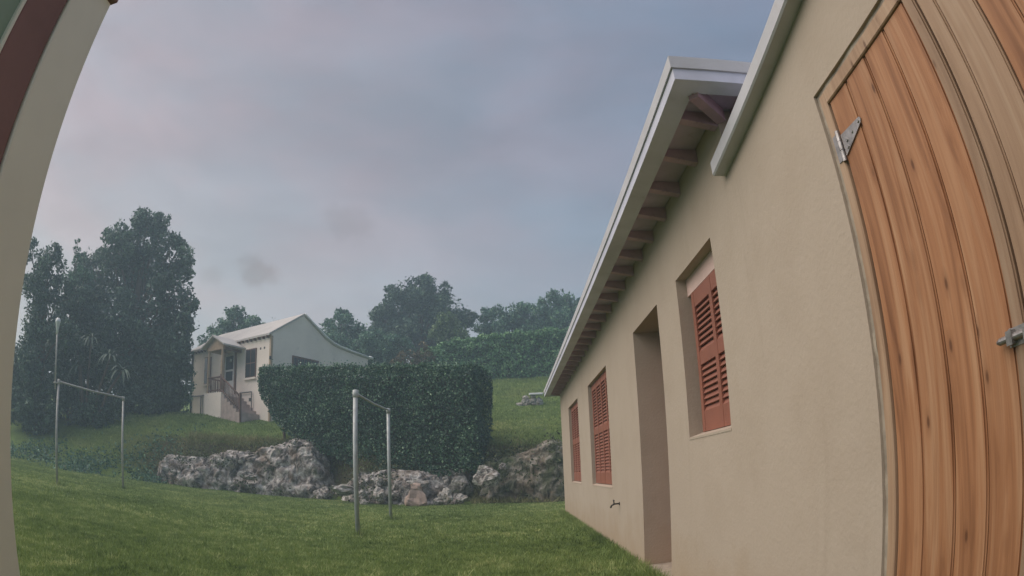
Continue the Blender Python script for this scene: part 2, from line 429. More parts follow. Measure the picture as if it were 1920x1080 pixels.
xs = np.unique(np.concatenate([np.linspace(-400, -40, 12), np.linspace(-40, 14, 180), np.linspace(14, 400, 12)]))
ys = np.unique(np.concatenate([np.linspace(-200, -4, 8), np.linspace(-4, 40, 160), np.linspace(40, 90, 25), np.linspace(90, 900, 10)]))
XX, YY = np.meshgrid(xs, ys)
ZZ = terr(XX, YY)
gv = np.stack([XX.ravel(), YY.ravel(), ZZ.ravel()], 1)
nx = len(xs); idx = np.arange(nx * len(ys)).reshape(len(ys), nx)
gf = np.stack([idx[:-1, :-1].ravel(), idx[:-1, 1:].ravel(), idx[1:, 1:].ravel(), idx[1:, :-1].ravel()], 1)
ground = link('ground', fast_mesh('ground', gv, gf, smooth=True), M['ground'])
tag(ground, 'green lawn rising to a grassy terrace and slope', None, kind='structure')

# ------------------------------------------------------------------ near cottage
WX = 1.15; WT = 0.30
cot = empty('cottage', (WX, 2.6, 0))
tag(cot, 'long cream plastered cottage with terracotta shutters, white eaves and plank doors', 'building')
def W(o):                                   # parts are modelled in world space
    o.matrix_parent_inverse = Matrix.Translation((-WX, -2.6, 0)); return o

def holed_wall(bm, y0, y1, z0, z1, holes, xf, xb):
    yb_ = sorted({y0, y1, *[h[0] for h in holes], *[h[1] for h in holes]})
    zb_ = sorted({z0, z1, *[h[2] for h in holes], *[h[3] for h in holes]})
    cache = {}
    def V(x, y, z):
        k = (x, round(y, 5), round(z, 5))
        if k not in cache: cache[k] = bm.verts.new((x, y, z))
        return cache[k]
    solid = {}
    for i in range(len(yb_) - 1):
        for j in range(len(zb_) - 1):
            cy, cz = (yb_[i] + yb_[i + 1]) / 2, (zb_[j] + zb_[j + 1]) / 2
            solid[i, j] = not any(h[0] < cy < h[1] and h[2] < cz < h[3] for h in holes)
    for (i, j), s in solid.items():
        if not s: continue
        a, b, c, d = yb_[i], yb_[i + 1], zb_[j], zb_[j + 1]
        for x in (xf, xb):
            bm.faces.new((V(x, a, c), V(x, b, c), V(x, b, d), V(x, a, d)))
        for (ii, jj, p, q) in ((i - 1, j, (a, c), (a, d)), (i + 1, j, (b, c), (b, d)), (i, j - 1, (a, c), (b, c)), (i, j + 1, (a, d), (b, d))):
            if not solid.get((ii, jj), False):
                bm.faces.new((V(xf, *p), V(xf, *q), V(xb, *q), V(xb, *p)))

TOPZ = 2.152
win = [(3.05, 3.84, 1.10, TOPZ), (7.035, 8.74, 0.718, TOPZ), (10.12, 11.72, 0.718, TOPZ)]   # y0,y1,z0,z1
door_o = (4.417, 5.38, -0.2, TOPZ)
bm = bmesh.new()
holed_wall(bm, 2.6, 13.43, -0.2, 2.70, win + [door_o], WX, WX + WT)
bmesh.ops.bevel(bm, geom=[e for e in bm.edges if len(e.link_faces) == 2 and abs(e.link_faces[0].normal.dot(e.link_faces[1].normal)) < 0.1] if False else [], offset=0.01) if False else None
W(link('wall', from_bm('wall', bm), M['plaster'], cot))
# remaining walls of the main block and the recess backs
bm = bmesh.new()
bbox(bm, WX + WT, 7.0, 13.13, 13.43, -0.2, 2.698)
bbox(bm, WX + WT, 7.0, 2.6, 2.9, 2.0, 2.698)
bbox(bm, 7.0, 7.3, 2.6, 13.43, -0.2, 2.698)
W(link('wall', from_bm('wall', bm), M['plaster'], cot))
# deep doorway: back door leaf and doorstep
dr = W(box('door', WX + 0.27, WX + 0.295, 4.40, 5.40, 0.0, TOPZ + 0.02, M['shutter'], cot))
W(box('doorstep', WX + 0.004, WX + 0.26, 4.42, 5.375, -0.15, 0.018, M['mortar'], cot, 0.004))
# window sills (slightly proud) - plastered
for k, (y0, y1, z0, z1) in enumerate(win):
    bm = bmesh.new()
    prism(bm, [(WX - 0.003, z0 - 0.012), (WX + 0.09, z0 - 0.012), (WX + 0.09, z0 + 0.028), (WX - 0.003, z0 + 0.002)], 'y', y0 - 0.004, y1 + 0.004)
    W(link('window_sill', from_bm('window_sill', bm), M['plaster'], cot))

# louvred shutters
slat_me = {}
def slat_mesh(w, h, key):
    if key not in slat_me:
        bm = bmesh.new()
        t = 0.009
        # slat tilts: its top edge leans inwards, bottom edge outwards (x = towards inside)
        prism(bm, [(0.0, 0.0), (t, -0.004), (0.030 + t, h * 1.12), (0.030, h * 1.12 + 0.004)], 'y', 0, w)
        slat_me[key] = from_bm('slat', bm); slat_me[key].materials.append(M['shutter'])
    return slat_me[key]

def shutter(y0, y1, z0, z1, xs_, cols, rows, nsl, stile, rail_b, rail_t, rail_m, key, pale_top=False):
    bm = bmesh.new()
    x0, x1 = xs_, xs_ + 0.038
    rh = (z1 - z0 - rail_b - rail_t - rail_m * (rows - 1)) / rows
    cw = (y1 - y0 - stile * (cols + 1)) / cols
    for c in range(cols + 1):
        a = y0 + c * (cw + stile); bbox(bm, x0, x1, a, a + stile, z0, z1)
    zz = z0
    rails = [(z0, z0 + rail_b)] + [(z0 + rail_b + (r + 1) * rh + r * rail_m, z0 + rail_b + (r + 1) * (rh + rail_m)) for r in range(rows - 1)] + [(z1 - rail_t, z1)]
    for r, (a, b) in enumerate(rails):
        for c in range(cols):
            yy = y0 + stile + c * (cw + stile)
            bbox(bm, x0 + 0.002, x1 - 0.002, yy, yy + cw, a, b)
    o = W(link('shutter', from_bm('shutter', bm), M['shutter'], cot))
    bk = link('backing', None, None, None) if False else None
    pitch = rh / nsl
    for r in range(rows):
        zb0 = z0 + rail_b + r * (rh + rail_m)
        for c in range(cols):
            yy = y0 + stile + c * (cw + stile)
            for i in range(nsl):
                s = bpy.data.objects.new('slat', slat_mesh(cw, pitch, key)); COL.objects.link(s)
                s.parent = o; s.location = (x0 + 0.003, yy, zb0 + i * pitch)
    return o
W(box('window_head', WX + 0.074, WX + 0.112, 3.00, 3.84, 2.036, 2.152, M['head_pale'], cot))
s1 = shutter(3.00, 3.765, 1.128, 2.033, WX + 0.072, 2, 2, 8, 0.052, 0.13, 0.10, 0.085, 'a')
s2 = shutter(6.98, 8.69, 0.745, 2.145, WX + 0.045, 4, 2, 13, 0.06, 0.15, 0.09, 0.09, 'b')
s3 = shutter(10.07, 11.67, 0.745, 2.145, WX + 0.045, 4, 2, 13, 0.06, 0.15, 0.09, 0.09, 'b2')
for (y0, y1, z0, z1), dx in zip(win, (0.115, 0.09, 0.09)):
    W(box('window_lining', WX + dx, WX + dx + 0.03, y0 - 0.02, y1 + 0.02, z0 - 0.02, z1 + 0.02, M['shutter'], cot))

# eaves of the hipped main roof
EX, EY0, EY1 = 0.82, 2.24, 13.76
XB = 7.63
def ring_slab(bm, x0, x1, y0, y1, z0, z1, t):
    bbox(bm, x0, x0 + t, y0, y1, z0, z1); bbox(bm, x1 - t, x1, y0, y1, z0, z1)
    bbox(bm, x0 + t, x1 - t, y0, y0 + t, z0, z1); bbox(bm, x0 + t, x1 - t, y1 - t, y1, z0, z1)
bm = bmesh.new()
zt, ze = 2.775, 2.705
o8 = [(EX, EY0), (XB, EY0), (XB, EY1), (EX, EY1)]
lo = [bm.verts.new((x, y, ze)) for x, y in o8]; hi = [bm.verts.new((x, y, zt)) for x, y in o8]
rg = [bm.verts.new(((EX + XB) / 2, EY0 + 3.4, zt + 1.35)), bm.verts.new(((EX + XB) / 2, EY1 - 3.4, zt + 1.35))]
for i in range(4):
    j = (i + 1) % 4; bm.faces.new((lo[i], lo[j], hi[j], hi[i]))
bm.faces.new(lo[::-1]); bm.faces.new((hi[0], hi[1], rg[0])); bm.faces.new((hi[2], hi[3], rg[1]))
bm.faces.new((hi[1], hi[2], rg[1], rg[0])); bm.faces.new((hi[3], hi[0], rg[0], rg[1]))
roof = W(link('roof', from_bm('roof', bm), M['white'], cot))
bm = bmesh.new(); ring_slab(bm, EX + 0.010, XB - 0.010, EY0 + 0.010, EY1 - 0.010, 2.640, 2.703, 0.115)
W(link('fascia', from_bm('fascia', bm), M['fascia'], cot))
bm = bmesh.new(); ring_slab(bm, EX + 0.126, XB - 0.126, EY0 + 0.126, EY1 - 0.126, 2.694, 2.702, 0.20)
W(link('soffit', from_bm('soffit', bm), M['soffit'], cot))
bm = bmesh.new()
prism(bm, [(EX + 0.127, 2.644), (WX - 0.002, 2.605), (WX - 0.002, 2.692), (EX + 0.127, 2.692)], 'y', -0.028, 0.028)
raf_me = from_bm('rafter', bm); raf_me.materials.append(M['rafter'])
y = EY0 + 0.40
while y < EY1 - 0.2:
    r_ = bpy.data.objects.new('rafter', raf_me); COL.objects.link(r_); r_.parent = roof; r_.location = (0, y + random.uniform(-.012, .012), 0)
    y += 0.415
bm = bmesh.new()
prism(bm, [(EY0 + 0.127, 2.644), (2.598, 2.605), (2.598, 2.692), (EY0 + 0.127, 2.692)], 'x', -0.028, 0.028)
raf2 = from_bm('rafter', bm); raf2.materials.append(M['rafter'])
for k in range(6):
    r_ = bpy.data.objects.new('rafter', raf2); COL.objects.link(r_); r_.parent = roof; r_.location = (1.26 + k * 0.415, 0, 0)
tip = link('rafter', from_bm('rafter', (lambda b: (prism(b, [(-0.028, 0), (0.028, 0), (0.028, 0.075), (-0.028, 0.075)], 'y', 0.08, 0.38), b)[1])(bmesh.new())), M['rafter'], roof)
tip.location = (EX + 0.075, EY0 + 0.075, 2.616); tip.rotation_euler = (0, 0, R(-45))

# lower wing in front: wall with the double plank door, sloping verge
def vz(y): return 2.333 + (2.64 - y) * 0.13
DY0, DY1, DZ1 = 0.17, 1.628, 2.148
bm = bmesh.new()
holed_wall(bm, -3.5, 2.6, -0.2, 2.25, [(DY0, DY1, -0.2, DZ1)], WX, WX + WT)
prism(bm, [(2.6, 2.25), (-3.5, 2.25), (-3.5, vz(-3.5)), (2.6, vz(2.6))], 'x', WX, WX + WT)
W(link('wall', from_bm('wall', bm), M['plaster'], cot))
bm = bmesh.new()
prism(bm, [(2.665, vz(2.665) + 0.002), (-3.6, vz(-3.6) + 0.002), (-3.6, vz(-3.6) + 0.085), (2.665, vz(2.665) + 0.085)], 'x', WX - 0.072, 6.5)
bmesh.ops.bevel(bm, geom=list(bm.edges), offset=0.008, segments=1, affect='EDGES')
W(link('verge', from_bm('verge', bm), M['white'], cot))
W(box('wall', WX + WT, 6.4, -3.5, -3.2, -0.2, 2.3, M['plaster'], cot))
# mortar bed around the frame
bm = bmesh.new()
ring = [(DY0 - 0.01, DY1 + 0.01, 0.0, DZ1 + 0.01)]
bbox(bm, WX + 0.014, WX + 0.20, 1.606, DY1 + 0.006, -0.1, DZ1 + 0.006)
bbox(bm, WX + 0.0135, WX + 0.20, DY0, 1.606, 2.131, DZ1 + 0.006)
bbox(bm, WX + 0.014, WX + 0.20, DY0 - 0.004, 0.192, -0.1, 2.131)
bmesh.ops.subdivide_edges(bm, edges=[e for e in bm.edges if e.calc_length() > 0.5], cuts=40)
for v in bm.verts:
    n_ = noise.noise(v.co * 9.0) * 0.008
    if v.co.x < WX + 0.05: v.co.x -= abs(n_) * 0.9; v.co.y += n_ * 0.6
W(link('mortar_joint', from_bm('mortar_joint', bm), M['mortar'], cot))
# frame
bm = bmesh.new()
bbox(bm, WX + 0.004, WX + 0.12, 1.560, 1.604, 0.0, 2.128)
bbox(bm, WX + 0.004, WX + 0.12, 0.196, 0.240, 0.0, 2.128)
bbox(bm, WX + 0.003, WX + 0.12, 0.240, 1.560, 2.076, 2.129)
bmesh.ops.bevel(bm, geom=list(bm.edges), offset=0.004, segments=1, affect='EDGES')
W(link('door_frame', from_bm('door_frame', bm), M['wood_pale'], cot))
def plank_mesh(w, h):
    bm = bmesh.new(); bbox(bm, 0, 0.032, 0, w, 0, h)
    bmesh.ops.bevel(bm, geom=[e for e in bm.edges if abs((e.verts[0].co - e.verts[1].co).z) > 0.5 and e.verts[0].co.x < 0.01], offset=0.006, segments=2, affect='EDGES')
    return from_bm('plank', bm)
def leaf_door(bounds, pale):
    root = W(box('door', WX + 0.046, WX + 0.060, min(bounds) + 0.004, max(bounds) - 0.004, 0.02, 2.07, M['browntimber'], cot))
    for i in range(len(bounds) - 1):
        a, b = bounds[i + 1], bounds[i]
        p = link('plank', plank_mesh(b - a - 0.0035, 2.05), M['wood_pale'] if i in pale else M['wood'], root)
        p.location = (WX + 0.012 - (0.007 if (i in pale) else 0) + random.uniform(-.001, .001), a + 0.0017, 0.022)
    return root
dl = leaf_door([1.556, 1.407, 1.254, 1.105, 0.957, 0.902], {4})
dr2 = leaf_door([0.896, 0.821, 0.680, 0.560, 0.415, 0.246], {0, 1})
# strap hinges on the left leaf (upper one in view, lower one near the ground)
def hinge(parent, y, z):
    root = None
    bm = bmesh.new()
    x = WX + 0.0065
    tip = [(y - 0.014, z + 0.036), (y - 0.014, z - 0.044), (y - 0.155, z + 0.006), (y - 0.163, z + 0.018), (y - 0.155, z + 0.028)]
    prism(bm, tip, 'x', x, x + 0.0035)
    tube(bm, [(x - 0.002, y, z - 0.058), (x - 0.002, y, z - 0.018)], 0.0095, 12)
    tube(bm, [(x - 0.002, y, z - 0.016), (x - 0.002, y, z + 0.016)], 0.0102, 12)
    tube(bm, [(x - 0.002, y, z + 0.018), (x - 0.002, y, z + 0.058)], 0.0095, 12)
    bbox(bm, WX + 0.0005, WX + 0.004, y + 0.008, y + 0.036, z - 0.05, z + 0.05)
    for (a, b) in ((-0.045, 0.0), (-0.09, 0.008), (-0.145, 0.017), (-0.04, -0.024)):
        tube(bm, [(x + 0.001, y + a, z + b), (x - 0.004, y + a, z + b)], [0.008, 0.0055], 10)
    return link('hinge', from_bm('hinge', bm), M['steel'], parent)
hinge(dl, 1.556, 1.90); hinge(dl, 1.556, 0.30)
# barrel bolt across the meeting stiles
bm = bmesh.new(); x = WX + 0.003; z = 1.095
bbox(bm, x - 0.001, x + 0.003, 0.865, 0.968, z - 0.022, z + 0.022)
tube(bm, [(x - 0.011, 0.995, z), (x - 0.011, 0.70, z)], 0.0095, 12)
tube(bm, [(x - 0.011, 1.006, z), (x - 0.011, 0.994, z)], [0.005, 0.0095], 12)
for yy in (0.95, 0.885, 0.79):
    bbox(bm, x - 0.024, x + 0.002, yy - 0.011, yy + 0.011, z - 0.017, z + 0.017)
tube(bm, [(x - 0.012, 0.84, z), (x - 0.05, 0.84, z - 0.008)], 0.007, 10)
for yy in (0.96, 0.88):
    for dz in (-0.018, 0.018): tube(bm, [(x, yy, z + dz), (x - 0.005, yy, z + dz)], [0.006, 0.004], 8)
link('bolt', from_bm('bolt', bm), M['steel'], dl)
W(box('threshold', WX - 0.02, WX + 0.12, 0.18, 1.62, -0.1, 0.015, M['concrete'], cot, 0.006))

# garden tap
tap = empty('garden_tap', (WX, 6.58, 0.548)); tap.scale = (0.72, 0.72, 0.72)
tag(tap, 'small dark garden tap sticking out of the cream cottage wall', 'tap')
tubeo('body', [(0.01, 0, 0), (-0.07, 0, 0), (-0.105, 0, -0.006)], [0.012, 0.012, 0.016], M['tap'], tap)
tubeo('flange', [(0.0, 0, 0), (-0.012, 0, 0)], 0.024, M['tap'], tap)
tubeo('spout', [(-0.085, 0, -0.004), (-0.115, 0.035, -0.02), (-0.13, 0.06, -0.055)], [0.013, 0.013, 0.015], M['tap'], tap)
tubeo('stem', [(-0.085, 0, 0), (-0.09, 0, 0.05)], 0.009, M['tap'], tap)
bm = bmesh.new(); tube(bm, [(-0.092, -0.035, 0.052), (-0.092, 0.03, 0.062)], [0.012, 0.008], 8)
link('handle', from_bm('handle', bm, True), M['tap'], tap)

# ------------------------------------------------------------------ porch post at the left edge
pp = empty('porch_post', (-0.86, 0.60, 0))
tag(pp, 'pale green-grey porch post with brown board at the left picture edge', 'post')
def pbox(n, x0, x1, y0, y1, z0, z1, m):
    o = box(n, x0 + 0.86, x1 + 0.86, y0 - 0.60, y1 - 0.60, z0, z1, m, pp, 0.003); return o
pbox('post', -0.95, -0.80, 0.567, 0.694, -0.1, 1.83, M['postpaint'])
pbox('board', -0.96, -0.806, 0.458, 0.565, -0.1, 1.83, M['boardbrown'])
pbox('panel', -0.95, -0.815, -0.60, 0.456, -0.1, 1.83, M['greenpaint'])
pbox('lintel', -0.97, -0.785, -0.62, 0.70, 1.832, 2.0, M['boardbrown'])
pbox('trim', -0.825, -0.802, 0.448, 0.4575, -0.1, 1.83, M['postpaint'])

# ------------------------------------------------------------------ clothes-line frames
def pipe_frame(label, a, ah, b, bh, ra, rb, rbar, mat, extra=None):
    root = empty('clothesline_frame', (a[0], a[1], 0))
    tag(root, label, 'pipe frame', 'pipe frames on the lawn')
    d = (b[0] - a[0], b[1] - a[1])
    tubeo('upright', [(0, 0, -0.2), (0.01, 0, ah * 0.5), (0.03, 0, ah)], ra, mat, root, 14)
    tubeo('upright', [(d[0], d[1], -0.2), (d[0] + 0.01, d[1], bh * 0.5), (d[0] + 0.02, d[1], bh)], rb, mat, root, 14)
    tubeo('crossbar', [(0.03, 0, ah - 0.035), (d[0] * 0.5 + 0.02, d[1] * 0.5, (ah + bh) / 2 - 0.045), (d[0] + 0.02, d[1], bh - 0.02)], rbar, mat, root, 12)
    bm = bmesh.new(); tube(bm, [(0.03, 0, ah - 0.10), (0.03, 0, ah - 0.09), (0.03, 0, ah + 0.012), (0.03, 0, ah + 0.02)], [ra * 1.0, ra * 1.28, ra * 1.28, ra * 0.7], 14)
    tube(bm, [(0.03, 0.0, ah - 0.035), (0.03 + d[0] * 0.04, d[1] * 0.04, ah - 0.037)], rbar * 1.4, 12)
    link('elbow', from_bm('elbow', bm, True), mat, root)
    bm = bmesh.new(); tube(bm, [(d[0] + 0.02, d[1], bh - 0.09), (d[0] + 0.02, d[1], bh + 0.012)], rb * 1.3, 14)
    link('elbow', from_bm('elbow', bm, True), mat, root)
    return root
pipe_frame('grey pipe clothesline frame standing in the middle of the lawn before the hedge', (-2.314, 9.11), 2.23, (-2.413, 12.29), 2.30, 0.036, 0.034, 0.020, M['pipe'])
lf = pipe_frame('thin pale pipe clothesline frame at the left side of the lawn with capped pole', (-10.17, 10.5), 2.42, (-9.96, 13.19), 2.46, 0.030, 0.030, 0.024, M['rustpipe'])
tubeo('extension_pole', [(-0.05, -0.05, 2.20), (-0.09, -0.05, 3.0), (-0.15, -0.05, 3.66)], 0.024, M['rustpipe'], lf, 12)
bm = bmesh.new(); tube(bm, [(-0.045, -0.05, 2.33), (-0.045, -0.05, 2.37)], 0.05, 12); bbox(bm, -0.12, 0.04, -0.06, 0.02, 2.335, 2.36)
link('clamp', from_bm('clamp', bm), M['rustpipe'], lf)
bm = bmesh.new()
tube(bm, [(-0.145, -0.05, 3.48), (-0.15, -0.05, 3.60), (-0.15, -0.05, 3.62), (-0.152, -0.05, 3.74), (-0.152, -0.05, 3.76), (-0.152, -0.05, 3.80), (-0.152, -0.05, 3.82), (-0.152, -0.05, 3.86)],
     [0.036, 0.036, 0.045, 0.062, 0.075, 0.075, 0.06, 0.045], 16)
link('cap', from_bm('cap', bm, True), M['plastic'], lf)

# ------------------------------------------------------------------ far house (local x runs along the front, y into the house)
HZ = 3.40
hs = empty('house', (-10.66, 26.0, HZ), math.atan2(-0.5180, 0.8554))
tag(hs, 'pale single-storey house with white roof and brown porch stairs on the terrace', 'building')
L_ = 7.9
bm = bmesh.new()
gp = [(0, -1.0), (6.6, -1.0), (6.6, 3.66), (5.4, 3.76), (4.5, 3.87), (3.95, 3.985), (3.45, 4.19), (1.98, 5.06), (0, 3.80)]
prism(bm, gp, 'x', -L_, 0)
link('wall', from_bm('wall', bm), M['housewall'], hs)
# roof: thick slab following the gable profile, small overhang
bm = bmesh.new()
pro = [(-0.16, 3.715), (1.98, 5.075), (3.45, 4.205), (3.95, 4.0), (4.5, 3.885), (5.4, 3.775), (6.72, 3.655)]
top = [(a, b + 0.10) for a, b in pro]
prism(bm, pro + top[::-1], 'x', -L_ - 0.15, 0.055)
rf = link('roof', from_bm('roof', bm), M['houseroof'], hs)
link('gutter', from_bm('gutter', (lambda b: (tube(b, [(0.09, 1.98, 5.16), (0.09, 3.45, 4.30), (0.09, 3.95, 4.09), (0.09, 4.5, 3.97), (0.09, 5.4, 3.86), (0.09, 6.75, 3.74)], 0.045, 8), b)[1])(bmesh.new()), True), M['plastic'], rf)
tubeo('gutter_end', [(0.09, 6.62, 3.76), (0.09, 6.85, 3.74)], 0.075, M['plastic'], rf)
bm = bmesh.new(); bbox(bm, -0.03, 0.03, -0.17, -0.002, 3.62, 3.73); rt_me = from_bm('rafter_tail', bm); rt_me.materials.append(M['browntimber'])
for k in range(22):
    o = bpy.data.objects.new('rafter_tail', rt_me); COL.objects.link(o); o.parent = hs; o.location = (-0.2 - k * 0.36, 0, 0)
link('corner_trim', from_bm('corner_trim', (lambda b: (bbox(b, -0.10, 0.02, -0.02, 0.10, -1, 3.72), b)[1])(bmesh.new())), M['tantimber'], hs)
def hwin(x0, x1, z0, z1, y=0.0, leaves=2):
    f = box('window', x0, x1, y - 0.05, y + 0.02, z0, z1, M['browntimber'], hs)
    n = leaves; g = 0.05; w = (x1 - x0 - g * (n + 1)) / n; h = (z1 - z0 - g * 3) / 2
    for i in range(n):
        for j in range(2):
            a = x0 + g + i * (w + g); b = z0 + g + j * (h + g)
            box('pane', a, a + w, y - 0.058, y - 0.051, b, b + h, M['glass'], f)
    bm = bmesh.new(); bbox(bm, x0 - 0.06, x1 + 0.06, y - 0.12, y - 0.002, z0 - 0.09, z0 - 0.004)
    link('sill', from_bm('sill', bm), M['housewall'], f)
    return f
hwin(-2.08, -1.17, 1.87, 3.27)
hwin(-6.32, -5.62, 1.83, 3.29)
# door
d = box('door', -4.08, -3.08, -0.06, 0.02, 1.09, 3.27, M['doorwhite'], hs)
box('door_frame', -4.20, -4.082, -0.09, 0.02, 1.09, 3.36, M['tantimber'], hs); box('door_frame', -3.078, -2.96, -0.09, 0.02, 1.09, 3.36, M['browntimber'], hs)
box('pane', -3.95, -3.22, -0.07, -0.061, 2.42, 3.10, M['glass'], d); box('pane', -3.92, -3.25, -0.071, -0.061, 1.85, 2.32, M['glass'], d)
tubeo('porch_lamp', [(-3.42, -0.09, 2.93), (-3.42, -0.09, 2.80)], [0.07, 0.05], M['plastic'], hs)
# gable window behind the hedge
f = box('window', -0.01, 0.05, 1.32, 3.03, 1.8, 3.01, M['browntimber'], hs)
for i in range(7):
    a = 1.39 + i * 0.232; box('pane', 0.051, 0.057, a, a + 0.18, 1.88, 2.93, M['glass'], f)
# porch: platform, steps, posts, roof, rails
box('porch_platform', -4.22, -2.50, -1.22, -0.005, -0.8, 1.07, M['housewall'], hs, 0.01)
stp = empty('stairs'); stp.parent = hs
for k in range(6):
    box('step', -2.498 + k * 0.28, -2.498 + (k + 1) * 0.28 - 0.003, -1.20, -0.006, -0.8, 1.07 - (k + 1) * 0.165, M['stairshade'], stp)
for xx in (-3.98, -2.62):
    box('porch_post', xx - 0.055, xx + 0.055, -1.18, -1.07, 1.07, 3.17, M['tantimber'], hs, 0.01)
box('porch_beam', -4.10, -2.50, -1.20, -1.06, 3.172, 3.32, M['tantimber'], hs)
box('porch_beam', -4.05, -3.93, -1.058, -0.006, 3.17, 3.31, M['tantimber'], hs); box('porch_beam', -2.68, -2.56, -1.058, -0.006, 3.17, 3.31, M['browntimber'], hs)
bm = bmesh.new()
prism(bm, [(-4.45, 3.30), (-3.30, 3.83), (-2.15, 3.30), (-2.15, 3.37), (-3.30, 3.91), (-4.45, 3.37)], 'y', -1.40, -0.0)
link('porch_roof', from_bm('porch_roof', bm), M['houseroof'], hs)
bm = bmesh.new(); prism(bm, [(-4.25, 3.322), (-2.35, 3.322), (-3.30, 3.79)], 'y', -1.18, -1.12)
link('pediment', from_bm('pediment', bm), M['tantimber'], hs)
rl = empty('railing'); rl.parent = hs
def bar(p, q, r_, n='rail', par=rl, m='browntimber'):
    return tubeo(n, [p, q], r_, M[m], par, 6)
bar((-3.98, -1.14, 1.83), (-2.62, -1.14, 1.83), 0.04); bar((-3.98, -1.14, 1.20), (-2.62, -1.14, 1.20), 0.03)
bar((-3.98, -1.14, 1.83), (-3.98, -0.05, 1.83), 0.04)
for k in range(9):
    xx = -3.86 + k * 0.14; bar((xx, -1.14, 1.12), (xx, -1.14, 1.83), 0.02, 'baluster')
for k in range(7):
    yy = -0.95 + k * 0.14; bar((-3.98, yy, 1.08), (-3.98, yy, 1.83), 0.02, 'baluster')
s0, s1_ = (-2.62, 1.83), (-0.84, 0.80)
bar((s0[0], -1.14, s0[1]), (s1_[0], -1.14, s1_[1]), 0.045); bar((s0[0], -1.14, s0[1] - 0.62), (s1_[0], -1.14, s1_[1] - 0.62), 0.03)
for k in range(14):
    t = (k + 0.5) / 14; xx = s0[0] + (s1_[0] - s0[0]) * t; zz = s0[1] + (s1_[1] - s0[1]) * t
    bar((xx, -1.14, zz - 0.72), (xx, -1.14, zz), 0.02, 'baluster')
box('newel_post', -0.89, -0.79, -1.19, -1.09, -0.5, 0.92, M['browntimber'], hs)
box('newel_post', -2.67, -2.57, -1.189, -1.091, 1.071, 1.95, M['browntimber'], rl)
# drain pipes and the small pipe gate
tubeo('drain_pipe', [(-7.8, -0.06, 1.24), (-4.25, -0.06, 1.24)], 0.035, M['darkiron'], hs)
tubeo('drain_pipe', [(-6.6, -0.06, 1.24), (-6.6, -0.06, -0.6)], 0.035, M['darkiron'], hs)
tubeo('drain_pipe', [(-7.86, -0.05, 3.7), (-7.86, -0.05, -0.6)], 0.05, M['darkiron'], hs)
gt = empty('pipe_gate'); gt.parent = hs
for p, q in (((-2.45, -0.1, 1.17), (-1.39, -0.1, 1.17)), ((-1.39, -0.1, 1.17), (-1.39, -0.1, -0.5)), ((-2.45, -0.1, 1.17), (-2.45, -0.1, 0.3))): bar(p, q, 0.03, 'gate_pipe', gt, 'darkiron')
box('vent', -0.90, -0.80, -0.012, 0.01, 3.15, 3.25, M['darkiron'], hs); box('vent', -0.58, -0.48, -0.012, 0.01, 3.15, 3.25, M['darkiron'], hs)
box('meter', -0.045, 0.03, -0.06, 0.03, 2.6, 2.75, M['darkiron'], hs)
box('meter', -1.72, -1.58, -0.03, 0.01, 0.75, 0.9, M['darkiron'], hs)

# ------------------------------------------------------------------ rocks
def fbm(p, o=5, H=0.9):
    return noise.fractal(p, H, 2.1, o, noise_basis='PERLIN_ORIGINAL')
def outcrop(name, label, xs_, ys_, hs_, seed, mat, amp=0.35, nu=330, nv=88, depth=1.9):
    x0, x1 = xs_[0], xs_[-1]
    V_, F_ = [], []
    for i in range(nu):
        u = i / (nu - 1); x = x0 + (x1 - x0) * u
        h = np.interp(x, xs_, hs_); yf = np.interp(x, xs_, ys_)
        endf = min(1, u * 9, (1 - u) * 9)
        for j in range(nv):
            t = j / (nv - 1)
            if t < 0.55:
                s = t / 0.55; yy = yf + 0.45 * s * s; zz = -0.35 + (h + 0.35) * math.sin(s * PI / 2) ** 0.9
            else:
                s = (t - 0.55) / 0.45; yy = yf + 0.45 + depth * s; zz = h * (1 - 0.04 * s) - 0.9 * s * s
            p = Vector((x, yy, zz)) * 1.0 + Vector((seed * 13.7, 0, 0))
            n1 = fbm(p * 0.7, 4) * 0.9
            q_ = Vector((p.x * 1.1, p.y * 1.1, p.z * 2.0)) + noise.noise_vector(p * 1.7) * 0.5
            c = noise.voronoi(q_)[0]; crack = min(0.30, (c[1] - c[0])) * 1.1
            n2 = fbm(p * 2.6, 6) * 0.34
            pit = max(0.0, 0.20 - abs(noise.noise(p * 2.6 + Vector((3, 9, 2))))) * 1.1 + max(0.0, 0.16 - abs(noise.noise(p * 6.5))) * 0.7
            led = 0.35 * noise.noise(Vector((p.x * 0.35, 3.0, p.z * 2.4 + 0.5 * noise.noise(p * 0.9))))
            dsp = amp * (n1 * 1.15 + crack * 0.35 + n2 * 0.55 + led * 1.2 - pit * 1.0) * (0.25 + 0.75 * endf)
            ny, nz_ = (-0.9, 0.35) if t < 0.55 else (-0.25, 0.9)
            V_.append((x + 0.18 * fbm(p * 1.9 + Vector((5, 3, 1)), 3), yy + ny * dsp + (1 - endf) * 0.5, zz * (0.35 + 0.65 * endf) + nz_ * dsp * 0.8))
    for i in range(nu - 1):
        for j in range(nv - 1):
            a = i * nv + j; F_.append((a, a + nv, a + nv + 1, a + 1))
    o = link(name, fast_mesh(name, V_, F_, smooth=True), mat)
    tag(o, label, 'rock', 'rocks along the foot of the terrace')
    return o
def stone_mesh(seed, mat, sub=3):
    bm = bmesh.new(); bmesh.ops.create_icosphere(bm, subdivisions=sub, radius=1.0)
    for v in bm.verts:
        p = v.co.copy() + Vector((seed * 7.3, 1.7, 0))
        c = noise.voronoi(p * 1.3)[0]
        v.co *= 0.78 + 0.35 * fbm(p * 1.2, 4) + 0.45 * min(0.4, c[1] - c[0]) + 0.10 * fbm(p * 4, 3)
    me = from_bm('stone', bm); me.materials.append(mat); return me
